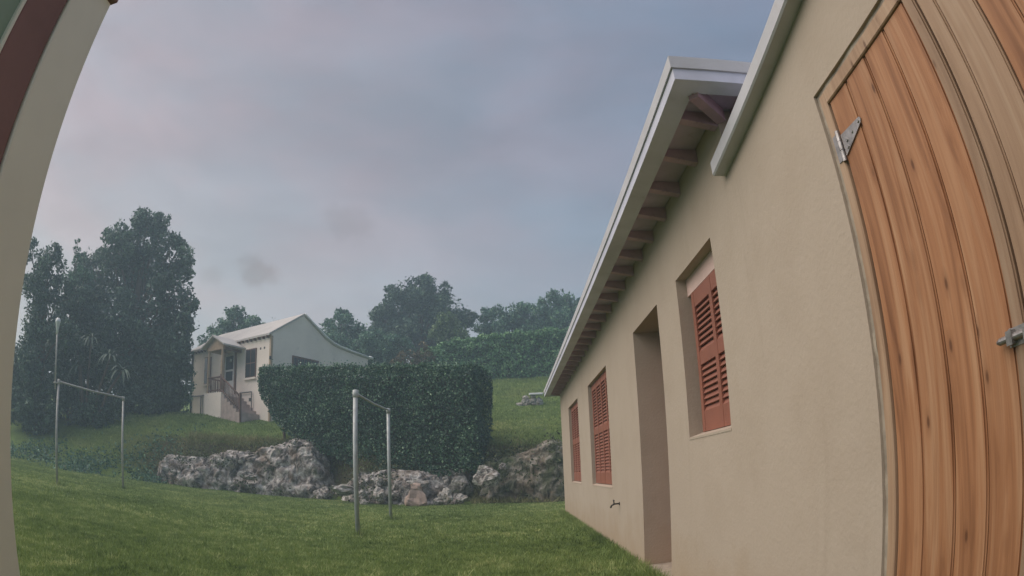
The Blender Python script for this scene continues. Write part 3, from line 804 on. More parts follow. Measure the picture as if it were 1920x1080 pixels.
stones = [stone_mesh(k, M['rock']) for k in range(5)] + [stone_mesh(k + 9, M['rockpale']) for k in range(3)]
def put_stone(parent, i, loc, s, rot=None):
    o = bpy.data.objects.new('stone', stones[i]); COL.objects.link(o); o.parent = parent
    o.location = loc; o.scale = s; o.rotation_euler = rot or (random.uniform(-.4, .4), random.uniform(-.4, .4), random.uniform(0, 6.28)); return o
rA = outcrop('rock_outcrop', 'long grey weathered rock outcrop below the house terrace, left of the hedge', [-14.3, -13.2, -11.3, -9.5, -7.6, -6.6, -5.9], [20.7, 20.3, 20.4, 20.6, 20.6, 20.7, 20.9], [0.9, 1.05, 1.35, 1.6, 2.05, 1.9, 1.2], 1, M['rock'])
rB = outcrop('rock_outcrop', 'low jumble of pale grey rock under the clipped hedge', [-5.6, -4.8, -3.8, -2.4, -1.4, -0.9], [19.5, 19.15, 19.2, 19.2, 19.3, 19.4], [0.7, 1.05, 1.15, 1.1, 1.15, 1.0], 4, M['rock'], 0.36, 260, 76)
rC = outcrop('rock_outcrop', 'dark mossy rock bank between the hedge and the cottage corner', [-1.2, -0.6, 0.3, 1.2, 2.2, 3.6], [19.4, 18.9, 18.8, 18.4, 18.3, 18.2], [1.2, 1.45, 1.6, 1.75, 1.85, 1.9], 8, M['rockmoss'], 0.30, 240, 80)
for par, n, xr, yr, zr, sr in ((rA, 2, (-13.5, -6.2), (20.1, 20.45), (0.0, 1.5), (0.12, 0.42)), (rB, 6, (-5.3, -1.1), (18.85, 19.15), (0.0, 0.95), (0.10, 0.32)), (rC, 3, (-1.0, 2.0), (18.2, 18.9), (0.0, 1.4), (0.10, 0.36))):
    for k in range(n):
        s = random.uniform(*sr) * (1.0 if random.random() < .7 else 0.6)
        x = random.uniform(*xr); z = random.uniform(*zr) ** 1.0
        y = random.uniform(*yr) + z * 0.22
        put_stone(par, random.choice([0, 1, 2, 3, 4, 4, 5, 6]), (x, y, z), (s * random.uniform(.9, 1.7), s * .8, s * random.uniform(.6, 1.0)), (random.uniform(-.3, .3), random.uniform(-.3, .3), random.uniform(-.5, .5)))
for (x, y, z, s) in ((-5.15, 18.75, 0.42, (0.5, 0.3, 0.16)), (-4.6, 18.7, 0.25, (0.34, 0.25, 0.2)), (-1.95, 18.8, 0.25, (0.3, 0.22, 0.3)), (-1.5, 18.8, 0.2, (0.28, 0.2, 0.15)), (-4.0, 18.75, 0.3, (0.3, 0.2, 0.28)), (-2.2, 18.75, 0.1, (0.2, 0.16, 0.14))):
    put_stone(rB, random.choice([5, 6, 7]), (x, y, z), s)
# loose things at the rock foot
lb = link('loose_stone', stones[5].copy(), M['rockpale']); lb.location = (-4.35, 18.15, 0.07); lb.scale = (0.13, 0.12, 0.11)
tag(lb, 'small white stone lying on the grass in front of the rocks', 'stone')
bm = bmesh.new(); bmesh.ops.create_cube(bm, size=1.0); bmesh.ops.subdivide_edges(bm, edges=list(bm.edges), cuts=9, use_grid_fill=True)
for v in bm.verts:
    v.co = v.co.lerp(v.co.normalized() * 0.62, 0.35)
    t = v.co.z + 0.5; v.co.x *= 0.60 - 0.26 * t + 0.10 * math.sin(t * 7); v.co.y *= 0.5 - 0.12 * t; v.co.z *= 0.80
    v.co += noise.noise_vector(v.co * 3.5) * 0.09 + noise.noise_vector(v.co * 11) * 0.03
ob = link('limestone_block', from_bm('limestone_block', bm), M['block']); ob.location = (-2.86, 18.62, 0.30); ob.rotation_euler = (R(-8), R(4), R(12))
tag(ob, 'upright pinkish limestone block at the foot of the hedge rocks', 'stone block')

# stone bench on the upper slope
bz = float(terr(1.1, 27.5))
bn = empty('stone_bench', (1.1, 27.5, bz))
tag(bn, 'small rough pale stone bench on the upper grass slope beside the hedge', 'bench')
for k, (x, z, s) in enumerate(((-0.25, 0.12, (0.22, 0.2, 0.2)), (0.05, 0.13, (0.18, 0.2, 0.2)), (0.32, 0.12, (0.14, 0.2, 0.22)), (-0.28, 0.32, (0.17, 0.17, 0.13)), (0.06, 0.33, (0.13, 0.17, 0.12)), (-0.52, 0.05, (0.2, 0.15, 0.07)))):
    put_stone(bn, 5 + k % 3, (x, 0, z), s)
bm = bmesh.new(); bbox(bm, -0.12, 0.50, -0.22, 0.22, 0.42, 0.51); bmesh.ops.bevel(bm, geom=list(bm.edges), offset=0.02, segments=1, affect='EDGES')
link('slab', from_bm('slab', bm), M['plastic'], bn)

# ------------------------------------------------------------------ foliage
def leaf_quads(C, N, size, tone, aspect=0.55, spread=1.0):
    """C centres, N outward directions; each leaf is a folded diamond of two triangles' worth of area (one quad)"""
    n = len(C)
    rnd = rng.normal(size=(n, 3)); d = N * (1 - 0.5 * spread) + rnd * 0.75 * spread
    d /= np.linalg.norm(d, axis=1, keepdims=True) + 1e-9
    a = np.cross(d, rng.normal(size=(n, 3))); a /= np.linalg.norm(a, axis=1, keepdims=True) + 1e-9
    b = np.cross(d, a)
    s = (size * rng.uniform(0.6, 1.35, n))[:, None]
    v0 = C - a * s * 0.5; v2 = C + a * s * 0.5 + d * s * 0.12; v1 = C + b * s * aspect * 0.5 + d * s * 0.10; v3 = C - b * s * aspect * 0.5 + d * s * 0.10
    V = np.stack([v0, v1, v2, v3], 1).reshape(-1, 3)
    F = np.arange(4 * n).reshape(n, 4)
    return V, F, tone

def crown_points(blobs, dens, shell=0.5):
    P, Nn, T = [], [], []
    for (x, y, z, r) in blobs:
        # break every limb mass into clumps so the outline is ragged and clumps differ in tone
        nc = max(6, int(10 * r + 4))
        for k in range(nc):
            dv = rng.normal(size=3); dv /= np.linalg.norm(dv)
            cr = r * rng.uniform(0.24, 0.46); c = np.array((x, y, z)) + dv * (r - cr * 0.5) * rng.uniform(0.6, 1.1)
            n = int(dens * 4 * PI * cr * cr * 0.62) + 4
            q = rng.normal(size=(n, 3)); q /= np.linalg.norm(q, axis=1, keepdims=True)
            rad = cr * (shell + (1 - shell) * rng.random(n) ** 0.6)[:, None] * (1 + 0.12 * rng.normal(size=(n, 1)) + 0.45 * (rng.random((n, 1)) < 0.10) * rng.random((n, 1)))
            P.append(c + q * rad * np.array((1, 1, 0.8))); Nn.append(q)
            T.append(np.clip(rng.beta(1.8, 3.0, n) + rng.normal(0, 0.13), 0, 1))
        n = int(dens * 4 * PI * r * r * 0.20)
        q = rng.normal(size=(n, 3)); q /= np.linalg.norm(q, axis=1, keepdims=True)
        P.append(np.array((x, y, z)) + q * r * (0.25 + 0.65 * rng.random(n) ** 0.5)[:, None]); Nn.append(q); T.append(rng.beta(1.6, 3.4, n))
    return np.concatenate(P), np.concatenate(Nn), np.concatenate(T)

def tree(name, label, cat, group, blobs, mat, dens, lsize, base, trunk_r, limbs=True, core=None, part='crown'):
    bx, by = base; bz_ = float(terr(bx, by))
    root = empty(name, (bx, by, bz_)); tag(root, label, cat, group)
    P, N, T = crown_points(blobs, dens)
    keep = P[:, 2] > terr(P[:, 0], P[:, 1]) + 0.02
    P, N, T = P[keep], N[keep], T[keep]
    V, F, T = leaf_quads(P - np.array((bx, by, bz_)), N, lsize, T)
    link(part, fast_mesh(part, V, F, T), mat, root)
    bm = bmesh.new()
    top = max(b[2] for b in blobs) - bz_; cx = np.mean([b[0] for b in blobs]) - bx; cy = np.mean([b[1] for b in blobs]) - by
    tp = [(0, 0, -0.3), (cx * 0.1 + 0.05, cy * .1, top * 0.25), (cx * 0.4, cy * .4, top * 0.5), (cx * 0.8, cy * .8, top * 0.8)]
    tube(bm, tp, [trunk_r * 1.25, trunk_r, trunk_r * 0.75, trunk_r * 0.25], 8)
    if limbs:
        for (x, y, z, r) in blobs:
            t = random.uniform(0.25, 0.6); s = Vector((cx * t * .8, cy * t * .8, top * t * 0.8)); e = Vector((x - bx, y - by, z - bz_))
            if e.z < s.z + 0.2: s.z = max(0.2, e.z - 0.4)
            m_ = (s + e) / 2 + Vector((random.uniform(-.2, .2), random.uniform(-.2, .2), 0.25))
            tube(bm, [s, m_, e], [trunk_r * 0.4, trunk_r * 0.25, trunk_r * 0.08], 6)
            for q in range(3):
                dv = Vector((random.uniform(-1, 1), random.uniform(-1, 1), random.uniform(-.4, 1))).normalized() * r * 0.9
                tube(bm, [m_.lerp(e, 0.6), e + dv], [trunk_r * 0.12, trunk_r * 0.03], 4)
    link('trunk' if part == 'crown' else 'stem', from_bm('trunk', bm, True), M['bark'], root)
    return root

TB = {
'A':[(-20.03,27.0,13.03,1.57),(-17.9,27.0,11.93,1.32),(-21.15,26.0,11.95,1.42),(-23.33,27.0,10.83,1.7),(-20.96,28.0,11.2,1.84),(-17.18,27.0,9.8,1.34),(-16.18,27.0,8.06,0.83),(-21.14,26.0,8.16,1.89),(-18.56,27.0,7.95,1.84),(-20.35,27.0,5.9,1.88),(-17.37,27.0,6.19,1.55),(-22.69,26.0,6.53,1.76),(-24.78,27.0,9.59,1.38),(-20.47,27.0,14.04,0.73),(-19.05,27.0,13.81,0.72),(-22.86,27.0,13.43,0.62),(-17.14,27.0,12.33,0.44),(-15.85,27.0,8.9,0.47),(-24.55,27.0,11.88,0.87),(-16.57,27.0,11.09,0.55),(-16.39,27.0,6.54,1.03),(-20.03,27.0,4.47,1.4),(-17.52,27.0,4.44,1.19)],
'L':[(-22.16,21.0,9.38,1.05),(-22.25,20.5,8.14,1.2),(-21.43,21.5,8.29,0.86),(-22.04,21.0,6.7,1.36),(-24.1,21.0,10.36,0.67),(-22.04,21.0,10.2,0.53),(-22.21,21.0,5.13,1.42),(-20.16,21.0,5.93,1.08)],
'S':[(-23.07,24.0,11.92,0.19),(-22.91,24.0,11.35,0.29),(-22.8,24.0,10.73,0.41),(-22.65,24.0,9.98,0.56),(-22.49,24.0,9.08,0.68),(-22.32,24.0,8.07,0.8),(-23.2,24.0,9.2,0.85),(-21.9,24.0,9.6,0.8)],
'b1':[(-23.02,21.5,3.76,1.31),(-22.21,21.5,2.51,1.02),(-23.66,21.5,2.79,1.18)],
'b2':[(-21.08,22.5,3.92,1.28),(-20.36,22.5,2.67,0.89),(-21.64,22.5,2.7,0.86)],
'b3':[(-19.69,24.0,3.85,1.2),(-19.25,24.0,2.96,0.79),(-20.25,24.0,3.02,0.81)],
'b4':[(-18.86,26.0,3.67,1.01),(-17.73,26.0,3.46,0.75),(-19.83,26.0,3.25,0.72)],
'b6':[(-21.6,20.2,2.3,0.9),(-20.6,20.5,2.2,0.75),(-22.6,20.0,2.2,0.9),(-21.3,20.3,1.6,0.8)],
'b7':[(-19.0,22.6,2.75,0.75),(-18.2,23.2,2.9,0.65),(-19.7,22.3,2.5,0.7),(-18.7,22.9,2.2,0.7)],
'b8':[(-22.22,23.5,7.31,1.13),(-21.57,23.5,5.75,1.21),(-23.13,23.5,5.53,1.19),(-20.04,23.5,4.91,1.10),(-21.4,23.5,4.18,1.13),(-21.42,23.5,8.52,0.71)],
'b9':[(-22.9,20.5,4.2,1.1),(-22.8,20.5,2.9,1.1),(-21.6,20.5,3.6,1.0),(-22.1,20.5,2.2,0.95)],
'b10':[(-18.33,27.0,4.84,1.1),(-19.6,27.0,4.62,0.97),(-17.1,27.0,4.36,0.9),(-18.2,27.0,3.85,0.8),(-17.05,27.0,5.4,0.9)],
'b5':[(-17.42,28.0,4.74,1.1),(-16.84,28.0,3.77,0.72),(-17.94,28.0,3.71,0.73)],
'H1':[(-17.61,36.0,10.55,1.06),(-16.34,36.0,10.1,0.89),(-18.61,36.0,9.92,0.91),(-19.42,36.0,9.13,0.84),(-17.92,36.0,9.12,1.32),(-17.24,36.0,11.19,0.45),(-15.52,36.0,9.8,0.74)],
'H2':[(-11.09,40.0,10.86,1.25),(-10.12,40.0,10.29,1.16),(-12.06,40.0,10.7,0.94),(-11.05,40.0,9.19,1.55),(-9.53,40.0,9.17,1.31),(-11.12,40.0,11.73,0.55)],
'Cn':[(-5.91,43.0,13.63,1.58),(-7.68,43.0,12.89,1.58),(-4.17,43.0,12.77,1.48),(-7.1,43.0,14.28,1.0),(-4.74,43.0,14.06,1.0),(-8.67,43.0,12.12,1.16),(-3.03,43.0,11.94,1.06),(-5.91,43.0,11.64,2.05),(-7.87,43.0,10.52,1.81),(-4.01,43.0,10.41,1.78),(-8.1,43.0,14.31,0.59),(-5.71,43.0,14.83,0.58)],
'R1':[(-0.59,45.0,12.35,1.19),(0.81,45.0,12.71,1.11),(-1.39,45.0,11.98,0.94),(1.8,45.0,12.67,1.02),(-0.04,45.0,11.11,1.44),(1.54,45.0,11.25,1.44)],
'R2':[(3.95,44.0,13.13,1.26),(2.93,44.0,12.36,1.17),(4.89,44.0,12.48,1.26),(3.85,44.0,11.32,1.66),(5.42,44.0,11.45,1.5)],
'g1':[(-3.62,39.0,10.52,0.89),(-2.76,39.0,10.03,0.74),(-4.32,39.0,10.08,0.67),(-3.46,39.0,9.53,0.96),(-3.4,39.0,8.4,1.1)],
'g2':[(-8.13,37.0,8.88,1.07),(-6.6,37.0,8.68,1.06),(-9.17,37.0,8.63,0.78),(-7.45,37.0,8.2,1.06),(-7.4,37.0,7.2,1.3)],
'g3':[(-11.67,37.0,8.77,1.02),(-10.59,37.0,8.92,1.01),(-9.87,37.0,8.4,0.79),(-10.7,37.0,7.5,1.3)],
}
TG = 'trees around the house and along the skyline'
SG = 'shrubs filling in below the trees'
tree('broadleaf_tree', 'tall dark spreading tree left of the house, the largest in the picture', 'tree', TG, TB['A'], M['leaf_dark'], 62, 0.23, (-20.2, 27.2), 0.38)
tree('broadleaf_tree', 'dark tree at the far left beside the porch post', 'tree', TG, TB['L'], M['leaf_dark'], 72, 0.19, (-22.0, 21.2), 0.22)
tree('spire_tree', 'thin pointed evergreen spire rising between the two left trees', 'tree', TG, TB['S'], M['leaf_mid'], 110, 0.15, (-22.6, 24.0), 0.12)
tree('broadleaf_tree', 'rounded tree showing above the roof of the far house', 'tree', TG, TB['H1'], M['leaf_mid'], 60, 0.22, (-17.6, 36.2), 0.22)
tree('broadleaf_tree', 'low round tree just right of the house gable', 'tree', TG, TB['H2'], M['leaf_mid'], 55, 0.24, (-10.9, 40.2), 0.22)
tree('broadleaf_tree', 'broad flat-topped tree on the skyline behind the middle of the hedge', 'tree', TG, TB['Cn'], M['leaf_dark'], 55, 0.25, (-6.0, 43.2), 0.32)
tree('broadleaf_tree', 'low wide tree on the skyline left of the cottage eave', 'tree', TG, TB['R1'], M['leaf_mid'], 55, 0.25, (0.4, 45.2), 0.25)
tree('broadleaf_tree', 'rounded skyline tree half hidden by the cottage eave', 'tree', TG, TB['R2'], M['leaf_mid'], 55, 0.25, (4.0, 44.2), 0.25)
for key, lab, mt, bs in (('b1', 'dark shrub at the left edge of the lawn bank', 'leaf_dark', (-22.9, 21.6)), ('b2', 'dark shrub behind the left clothesline pole', 'leaf_dark', (-21.0, 22.6)),
                         ('b3', 'dark shrub behind the left clothesline crossbar', 'leaf_dark', (-19.7, 24.1)), ('b4', 'low dark shrub under the tall tree', 'leaf_dark', (-18.8, 26.1)),
                         ('b8', 'tall dark shrub closing the gap between the two left trees', 'leaf_dark', (-21.6, 23.6)), ('b9', 'dark shrub under the far left tree at the picture edge', 'leaf_dark', (-22.4, 20.6)),
                         ('b10', 'dark shrub below the right side of the tall tree', 'leaf_dark', (-18.3, 27.2)),
                         ('b6', 'low dark shrub at the foot of the far left tree', 'leaf_dark', (-21.4, 20.4)), ('b7', 'low dark shrub on the bank between the two left clothesline uprights', 'leaf_dark', (-18.9, 22.8)),
                         ('b5', 'brownish shrub against the left end of the house', 'leaf_mid', (-17.4, 28.1)), ('g1', 'lighter green shrub in front of the flat-topped tree', 'leaf_light', (-3.5, 39.1)),
                         ('g2', 'bluish green shrub mass above the middle of the clipped hedge', 'leaf_mid', (-7.5, 37.1)), ('g3', 'shrub growing right behind the house lean-to roof', 'leaf_mid', (-10.7, 37.1))):
    tree('shrub', lab, 'shrub', SG, TB[key], M[mt], 95, 0.19, bs, 0.07, True, None, 'foliage')
# bare twiggy bush above the roof ridge
tw = empty('twiggy_bush', (-14.6, 36.5, float(terr(-14.6, 36.5)))); tag(tw, 'sparse twiggy bush sticking up behind the house roof ridge', 'shrub', SG)
bm = bmesh.new(); PT = []
for k in range(46):
    a = random.uniform(-1, 1); b = random.uniform(-1, 1); h = random.uniform(5.4, 6.9) - abs(a) * 0.7
    tube(bm, [(a * 0.2, b * 0.2, -0.2), (a * 0.7, b * 0.6, h * 0.6), (a * 1.15, b, h)], [0.035, 0.022, 0.006], 4)
    for q in range(9):
        t = random.uniform(0.72, 1.0); PT.append((a * 1.15 * t + random.uniform(-.12, .12), b * t, h * t + random.uniform(-.1, .15)))
link('stem', from_bm('stem', bm), M['bark'], tw)
PT = np.array(PT); V, F, T = leaf_quads(PT, np.tile((0, 0, 1.0), (len(PT), 1)), 0.16, rng.random(len(PT)))
link('foliage', fast_mesh('foliage', V, F, T), M['leaf_dark'], tw)

# strap-leaved plant hanging in front of the left trees
sp = empty('dracaena', (-19.6, 22.6, float(terr(-19.6, 22.6)))); tag(sp, 'strap-leaved plant with drooping pale leaves behind the left clothesline', 'plant')
heads = [(-0.9, 0.0, 3.5), (0.35, -0.3, 4.0), (1.5, 0.1, 3.3), (-0.2, -0.4, 2.7), (2.3, 0.1, 2.6)]
bm = bmesh.new()
for h in heads: tube(bm, [(h[0] * .2, h[1] * .2, -0.3), (h[0] * .6, h[1] * .6, h[2] * .55), h], [0.09, 0.07, 0.05], 7)
link('stem', from_bm('stem', bm, True), M['bark'], sp)
bm = bmesh.new(); ws = [0.03, 0.05, 0.05, 0.035, 0.004]; prev = None
for i in range(5):
    t = i / 4; p = (t * 0.62, 0, 0.35 * t - 0.62 * t * t)
    pr = [bm.verts.new((p[0], -ws[i], p[2] + 0.012)), bm.verts.new((p[0], 0, p[2])), bm.verts.new((p[0], ws[i], p[2] + 0.012))]
    if prev: bm.faces.new((prev[0], prev[1], pr[1], pr[0])); bm.faces.new((prev[1], prev[2], pr[2], pr[1]))
    prev = pr
lf_me = from_bm('leaf', bm, True); lf_me.materials.append(M['strap'])
for h in heads:
    for k in range(26):
        o = bpy.data.objects.new('leaf', lf_me); COL.objects.link(o); o.parent = sp; o.location = h
        s = random.uniform(1.2, 1.9); o.scale = (s, 1.2, s); o.rotation_euler = (0, random.uniform(-0.9, 0.5), random.uniform(0, 2 * PI))

# clipped hedges
def hedge(label, path, thick, zb_l, zt_l, dens, lsize, mat, ragged, base, brown=None):
    """path: list of (x,y); zb/zt: bottom and top heights along the path (front face); box hedge with leafy skin"""
    root = empty('hedge', (base[0], base[1], float(terr(*base)))); tag(root, label, 'hedge', 'clipped hedges')
    org = np.array((base[0], base[1], float(terr(*base))))
    path = np.array(path, float); seg = np.r_[0, np.cumsum(np.linalg.norm(np.diff(path, axis=0), axis=1))]
    Lh = seg[-1]
    def at(s):
        return np.stack([np.interp(s, seg, path[:, 0]), np.interp(s, seg, path[:, 1])], -1), np.interp(s, seg, zb_l), np.interp(s, seg, zt_l)
    d = (path[-1] - path[0]) / np.linalg.norm(path[-1] - path[0]); nf = np.array((d[1], -d[0]))        # front normal
    if nf[1] > 0: nf = -nf
    P, N = [], []
    def wob(p):
        return np.array([0.26 * noise.noise(Vector(q) * 0.75) + 0.16 * noise.noise(Vector(q) * 2.1) for q in p])
    # front and back
    for side, frac in ((1, 1.0), (-1, 0.35)):
        n = int(Lh * np.mean(np.array(zt_l) - np.array(zb_l)) * dens * frac)
        s = rng.random(n) * Lh; xy, zb, zt = at(s); t = rng.random(n)
        z = zb + (zt - zb) * t + 0.10 * np.sin(s * 2.3) * (t < 0.1)
        dep = rng.exponential(0.15, n) - 0.07
        base_xy = xy if side == 1 else xy - nf * thick
        p = np.column_stack([base_xy, z]); w = wob(p) * ragged
        inn = 0.22 * np.clip((t - 0.93) / 0.07, 0, 1) ** 2
        p[:, :2] += nf * side * (w - dep - inn)[:, None]
        P.append(p); N.append(np.tile((nf[0] * side, nf[1] * side, 0.25), (n, 1)))
    # top
    n = int(Lh * thick * dens * 0.9); s = rng.random(n) * Lh; xy, zb, zt = at(s)
    p = np.column_stack([xy - nf * (rng.random(n) * thick)[:, None], zt + 0.05 * np.sin(s * 3.7) * ragged + 0.04 * np.sin(s * 9.1) * ragged + rng.exponential(0.045, n) - 0.08])
    P.append(p); N.append(np.tile((0, 0, 1.0), (n, 1)))
    # ends
    for s0_, sg in ((0.0, -1), (Lh, 1)):
        xy, zb, zt = at(np.array([s0_])); n = int(thick * (zt[0] - zb[0]) * dens)
        t = rng.random(n); z = zb[0] + (zt[0] - zb[0]) * t
        p = np.column_stack([xy[0] - nf * (rng.random(n) * thick)[:, None], z]); p[:, :2] += d * sg * (wob(p[:, [1, 0, 2]]) * ragged - rng.exponential(0.08, n) + 0.05)[:, None]
        P.append(p); N.append(np.tile((d[0] * sg, d[1] * sg, 0.2), (n, 1)))
    P = np.concatenate(P); N = np.concatenate(N)
    T = np.clip(rng.beta(1.5, 3.0, len(P)) + 0.22 * np.array([noise.noise(Vector(q) * 1.3) + 0.7 * noise.noise(Vector(q) * 4.0) for q in P]), 0, 1)
    T = np.clip(T + 0.30 * (N[:, 2] > 0.9) * rng.random(len(P)), 0, 1)                # top leaves lightened: sunlit tips put into the tone
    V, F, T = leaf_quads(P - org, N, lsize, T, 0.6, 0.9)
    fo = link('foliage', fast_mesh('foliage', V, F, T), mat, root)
    # solid core blocking see-through, inner shade put into its dark colour
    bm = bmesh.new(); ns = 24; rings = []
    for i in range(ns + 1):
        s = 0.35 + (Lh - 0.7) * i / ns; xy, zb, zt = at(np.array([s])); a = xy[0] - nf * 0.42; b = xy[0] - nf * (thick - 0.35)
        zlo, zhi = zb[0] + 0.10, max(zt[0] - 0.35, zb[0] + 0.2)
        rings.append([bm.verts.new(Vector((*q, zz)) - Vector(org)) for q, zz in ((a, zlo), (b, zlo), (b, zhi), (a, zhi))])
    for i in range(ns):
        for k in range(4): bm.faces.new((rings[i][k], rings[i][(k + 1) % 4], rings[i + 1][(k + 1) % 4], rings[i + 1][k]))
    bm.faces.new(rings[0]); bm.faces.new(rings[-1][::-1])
    link('dark_core', from_bm('dark_core', bm), M['core'], root)
    for i in range(int(Lh * 1.3)):
        s = (i + random.random()) / 1.3; s = min(s, Lh - .1); xy, zb, zt = at(np.array([s])); q = xy[0] - nf * thick * random.uniform(0.25, 0.8)
        g_ = float(terr(*q)) - 0.1
        if zb[0] + 0.3 > g_ - 0.6:
            tubeo('stem', [Vector((q[0], q[1], min(g_, zb[0]) - 0.3)) - Vector(org), Vector((q[0] + random.uniform(-.15, .15), q[1], zb[0] + 0.5)) - Vector(org)], [0.07, 0.05], M['bark'], root, 6)
    return root
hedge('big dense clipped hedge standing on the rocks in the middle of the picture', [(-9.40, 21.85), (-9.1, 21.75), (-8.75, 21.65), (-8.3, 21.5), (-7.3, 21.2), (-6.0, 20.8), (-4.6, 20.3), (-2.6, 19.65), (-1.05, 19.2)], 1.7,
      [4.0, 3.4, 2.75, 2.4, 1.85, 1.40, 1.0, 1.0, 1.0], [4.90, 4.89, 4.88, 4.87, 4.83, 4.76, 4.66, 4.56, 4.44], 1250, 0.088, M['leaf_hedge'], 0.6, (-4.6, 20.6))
hedge('long trimmed hedge along the top of the slope behind the big hedge', [(-4.9, 33.2), (-3.4, 33.2), (-1.5, 33.3), (1.0, 33.4), (4.2, 33.5)], 1.6,
      [5.9, 6.0, 6.05, 6.1, 6.2], [7.55, 8.2, 8.5, 8.72, 8.8], 560, 0.16, M['leaf_upper'], 1.3, (0.0, 33.9))
tree('shrub', 'brownish shrub at the left end of the upper hedge', 'shrub', SG, [(-5.2, 32.6, 7.1, 0.75), (-4.4, 32.6, 7.45, 0.6), (-5.9, 32.7, 6.6, 0.7), (-4.8, 32.6, 6.4, 0.8)], M['leaf_brown'], 90, 0.15, (-5.0, 32.7), 0.06, True, None, 'foliage')

# ------------------------------------------------------------------ grass
def blades(n, X, Y, h, w, tone_bias=0.0, lean=0.5, zoff=0.0):
    Z = terr(X, Y) + zoff
    a = rng.uniform(0, 2 * PI, n); l = rng.uniform(0.1, lean, n) * h; b = rng.uniform(0, 2 * PI, n)
    bx, by = np.cos(b) * w / 2, np.sin(b) * w / 2
    v = np.empty((n, 3, 3), np.float32)
    v[:, 0] = np.column_stack([X - bx, Y - by, Z - 0.01]); v[:, 1] = np.column_stack([X + bx, Y + by, Z - 0.01])
    v[:, 2] = np.column_stack([X + np.cos(a) * l, Y + np.sin(a) * l, Z + h])
    patch = np.array([0.5 + 0.55 * noise.noise((a_ * 0.45, b_ * 0.45, 3.0)) + 0.45 * noise.noise((a_ * 1.9, b_ * 1.9, 7.0)) + 0.65 * noise.noise((a_ * 6.0, b_ * 6.0, 1.0)) for a_, b_ in zip(X, Y)])
    t = np.clip(rng.beta(2.2, 2.6, n) * 0.70 + patch * 0.55 - 0.17 + tone_bias, 0, 1)
    return v.reshape(-1, 3), t
def lawn_xy(n, y0, y1, xl, xr, power=1.0):
    Y = y0 + (y1 - y0) * rng.random(n) ** power
    X = rng.uniform(0, 1, n); lo_ = np.interp(Y, [3, 8, 14, 20], xl); hi_ = np.full(n, xr)
    return lo_ + (hi_ - lo_) * X, Y
VV, TT = [], []
X, Y = lawn_xy(150000, 2.6, 8.0, [-4.5, -10, -17, -22], 1.14); v, t = blades(len(X), X, Y, rng.uniform(0.014, 0.042, len(X)), rng.uniform(0.005, 0.012, len(X)), 0.02, 1.6); VV.append(v); TT.append(t)
X, Y = lawn_xy(190000, 8.0, 20.4, [-4.5, -10, -17, -22], 3.0); k = ~((X > 1.12) & (Y < 13.5)); X, Y = X[k], Y[k]; v, t = blades(len(X), X, Y, rng.uniform(0.014, 0.045, len(X)), rng.uniform(0.012, 0.026, len(X)), 0.05, 1.6); VV.append(v); TT.append(t)
v = np.concatenate(VV); t = np.concatenate(TT)
# scattered taller tufts and weeds
tx = rng.uniform(-15, 1.0, 900); ty = rng.uniform(3, 18, 900); k = (tx > np.interp(ty, [3, 18], [-6, -16]))
tx, ty = tx[k], ty[k]; X = np.repeat(tx, 26) + rng.normal(0, 0.035, len(tx) * 26); Y = np.repeat(ty, 26) + rng.normal(0, 0.035, len(tx) * 26); k = X < 1.12; X, Y = X[k], Y[k]
v_, t_ = blades(len(X), X, Y, rng.uniform(0.04, 0.095, len(X)), rng.uniform(0.006, 0.013, len(X)), 0.05, 1.1); v = np.concatenate([v, v_]); t = np.concatenate([t, t_])
ey = rng.uniform(3.0, 13.4, 9000); ex = 1.135 - np.abs(rng.normal(0, 0.05, 9000))
v_, t_ = blades(9000, ex, ey, rng.uniform(0.03, 0.11, 9000), rng.uniform(0.005, 0.011, 9000), 0.0, 1.0); v = np.concatenate([v, v_]); t = np.concatenate([t, t_])
for (fx, fy) in ((-2.314, 9.11), (-2.413, 12.29), (-10.17, 10.5), (-9.96, 13.19)):
    X = fx + rng.normal(0, 0.07, 160); Y = fy + rng.normal(0, 0.07, 160); v_, t_ = blades(160, X, Y, rng.uniform(0.06, 0.16, 160), rng.uniform(0.008, 0.014, 160), 0.0, 0.9); v = np.concatenate([v, v_]); t = np.concatenate([t, t_])
gr = link('grass', fast_mesh('grass', v, np.arange(len(v)).reshape(-1, 3), t), M['blade']); tag(gr, 'short mown green grass of the lawn', 'grass', kind='stuff')
# terrace and slope grass, coarser
VV, TT = [], []
X = rng.uniform(-20, 6, 110000); Y = 19.6 + 15.5 * rng.random(110000)
hloc = (X + 10.66) * 0.8554 + (Y - 26) * -0.518; hy = (X + 10.66) * 0.518 + (Y - 26) * 0.8554
k = (terr(X, Y) > 0.9) & ~((hloc < 0.1) & (hloc > -8) & (hy > -0.1)); X, Y = X[k], Y[k]
v, t = blades(len(X), X, Y, rng.uniform(0.04, 0.10, len(X)), rng.uniform(0.02, 0.035, len(X)), -0.03, 0.9)
ug = link('grass', fast_mesh('grass', v, np.arange(len(v)).reshape(-1, 3), t), M['blade']); tag(ug, 'grass on the house terrace and the upper slope', 'grass', kind='stuff')
# longer dry grass and creepers over the lip of the bank
X = np.concatenate([rng.uniform(-14, -5.8, 5000), rng.uniform(-1.2, 3.0, 4500)])
Y = np.where(X < -5, np.interp(X, [-18, -14.5, -13, -6], [19.2, 20.4, 21.5, 21.7]), np.interp(X, [-1.2, 3], [19.6, 18.9])) + rng.normal(0, 0.45, len(X))
v, t = blades(len(X), X, Y, rng.uniform(0.06, 0.22, len(X)), rng.uniform(0.02, 0.04, len(X)), 0.1, 2.2, 0.05)
dg = link('bank_grass', fast_mesh('bank_grass', v, np.arange(len(v)).reshape(-1, 3), t), M['drygrass']); tag(dg, 'long dry grass along the lip of the rock bank', 'grass', kind='stuff')

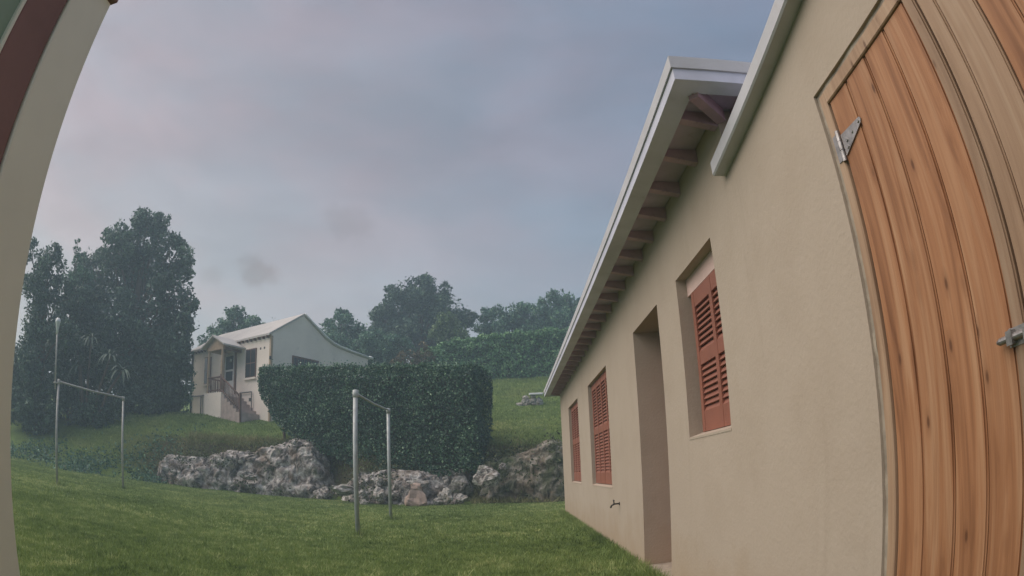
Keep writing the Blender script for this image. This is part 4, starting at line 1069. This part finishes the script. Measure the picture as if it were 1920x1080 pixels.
def cover(name, label, n, xf, yf, size, mat, hmax):
    X = xf(n); Y = yf(X); k = rng.random(n) < np.clip(0.55 + 1.1 * np.array([noise.noise((a_ * 0.7, b_ * 0.7, 5.0)) for a_, b_ in zip(X, Y)]), 0, 1); X, Y = X[k], Y[k]
    P = np.column_stack([X, Y, terr(X, Y) + rng.random(len(X)) ** 2 * hmax]); V, F, T = leaf_quads(P, np.tile((0, -0.4, 0.9), (len(P), 1)), size, rng.beta(1.6, 3.0, len(P)))
    o = link(name, fast_mesh(name, V, F, T), mat); tag(o, label, 'ground cover', kind='stuff')
cover('ground_cover', 'dark leafy ground cover on the bank left of the rocks', 8000, lambda n: rng.uniform(-21, -12.8, n), lambda X: np.interp(X, [-21, -17, -14, -12.8], [17.6, 19.0, 20.6, 21.2]) + rng.normal(0, 1.0, len(X)), 0.14, M['leaf_mid'], 0.30)
# creepers spilling over the rock faces
P = []
for ro, n in ((rA, 40), (rB, 26), (rC, 55)):
    vs = ro.data.vertices; nv_ = len(vs)
    for c_ in range(n):
        b_ = vs[random.randrange(nv_)].co
        if b_.z < 0.1: continue
        m_ = random.randint(25, 90); rr_ = random.uniform(0.12, 0.38)
        q = rng.normal(size=(m_, 3)) * np.array((rr_, 0.07, rr_ * 0.7)) + np.array((b_.x, b_.y - 0.06, b_.z + 0.03)); P.append(q)
P = np.concatenate(P); V, F, T = leaf_quads(P, np.tile((0, -0.7, 0.6), (len(P), 1)), 0.10, rng.beta(1.6, 2.6, len(P)))
cr_ = link('creeper', fast_mesh('creeper', V, F, T), M['leaf_creeper']); tag(cr_, 'small weeds and creepers growing over the rocks', 'creeper', kind='stuff')

# ------------------------------------------------------------------ evening haze
if True:
    hz = box('haze', -420, 420, -220, 920, -2.0, 16.5, None)
    hm = bpy.data.materials.new('evening_haze'); hm.use_nodes = True
    t_ = hm.node_tree; t_.nodes.clear()
    ho = t_.nodes.new('ShaderNodeOutputMaterial'); pv = t_.nodes.new('ShaderNodeVolumePrincipled')
    pv.inputs['Color'].default_value = (0.64, 0.84, 1.0, 1); pv.inputs['Density'].default_value = 0.0052; pv.inputs['Anisotropy'].default_value = 0.2
    t_.links.new(pv.outputs[0], ho.inputs['Volume'])
    hz.data.materials.append(hm); tag(hz, 'thin bluish evening haze over the garden', None, kind='stuff')
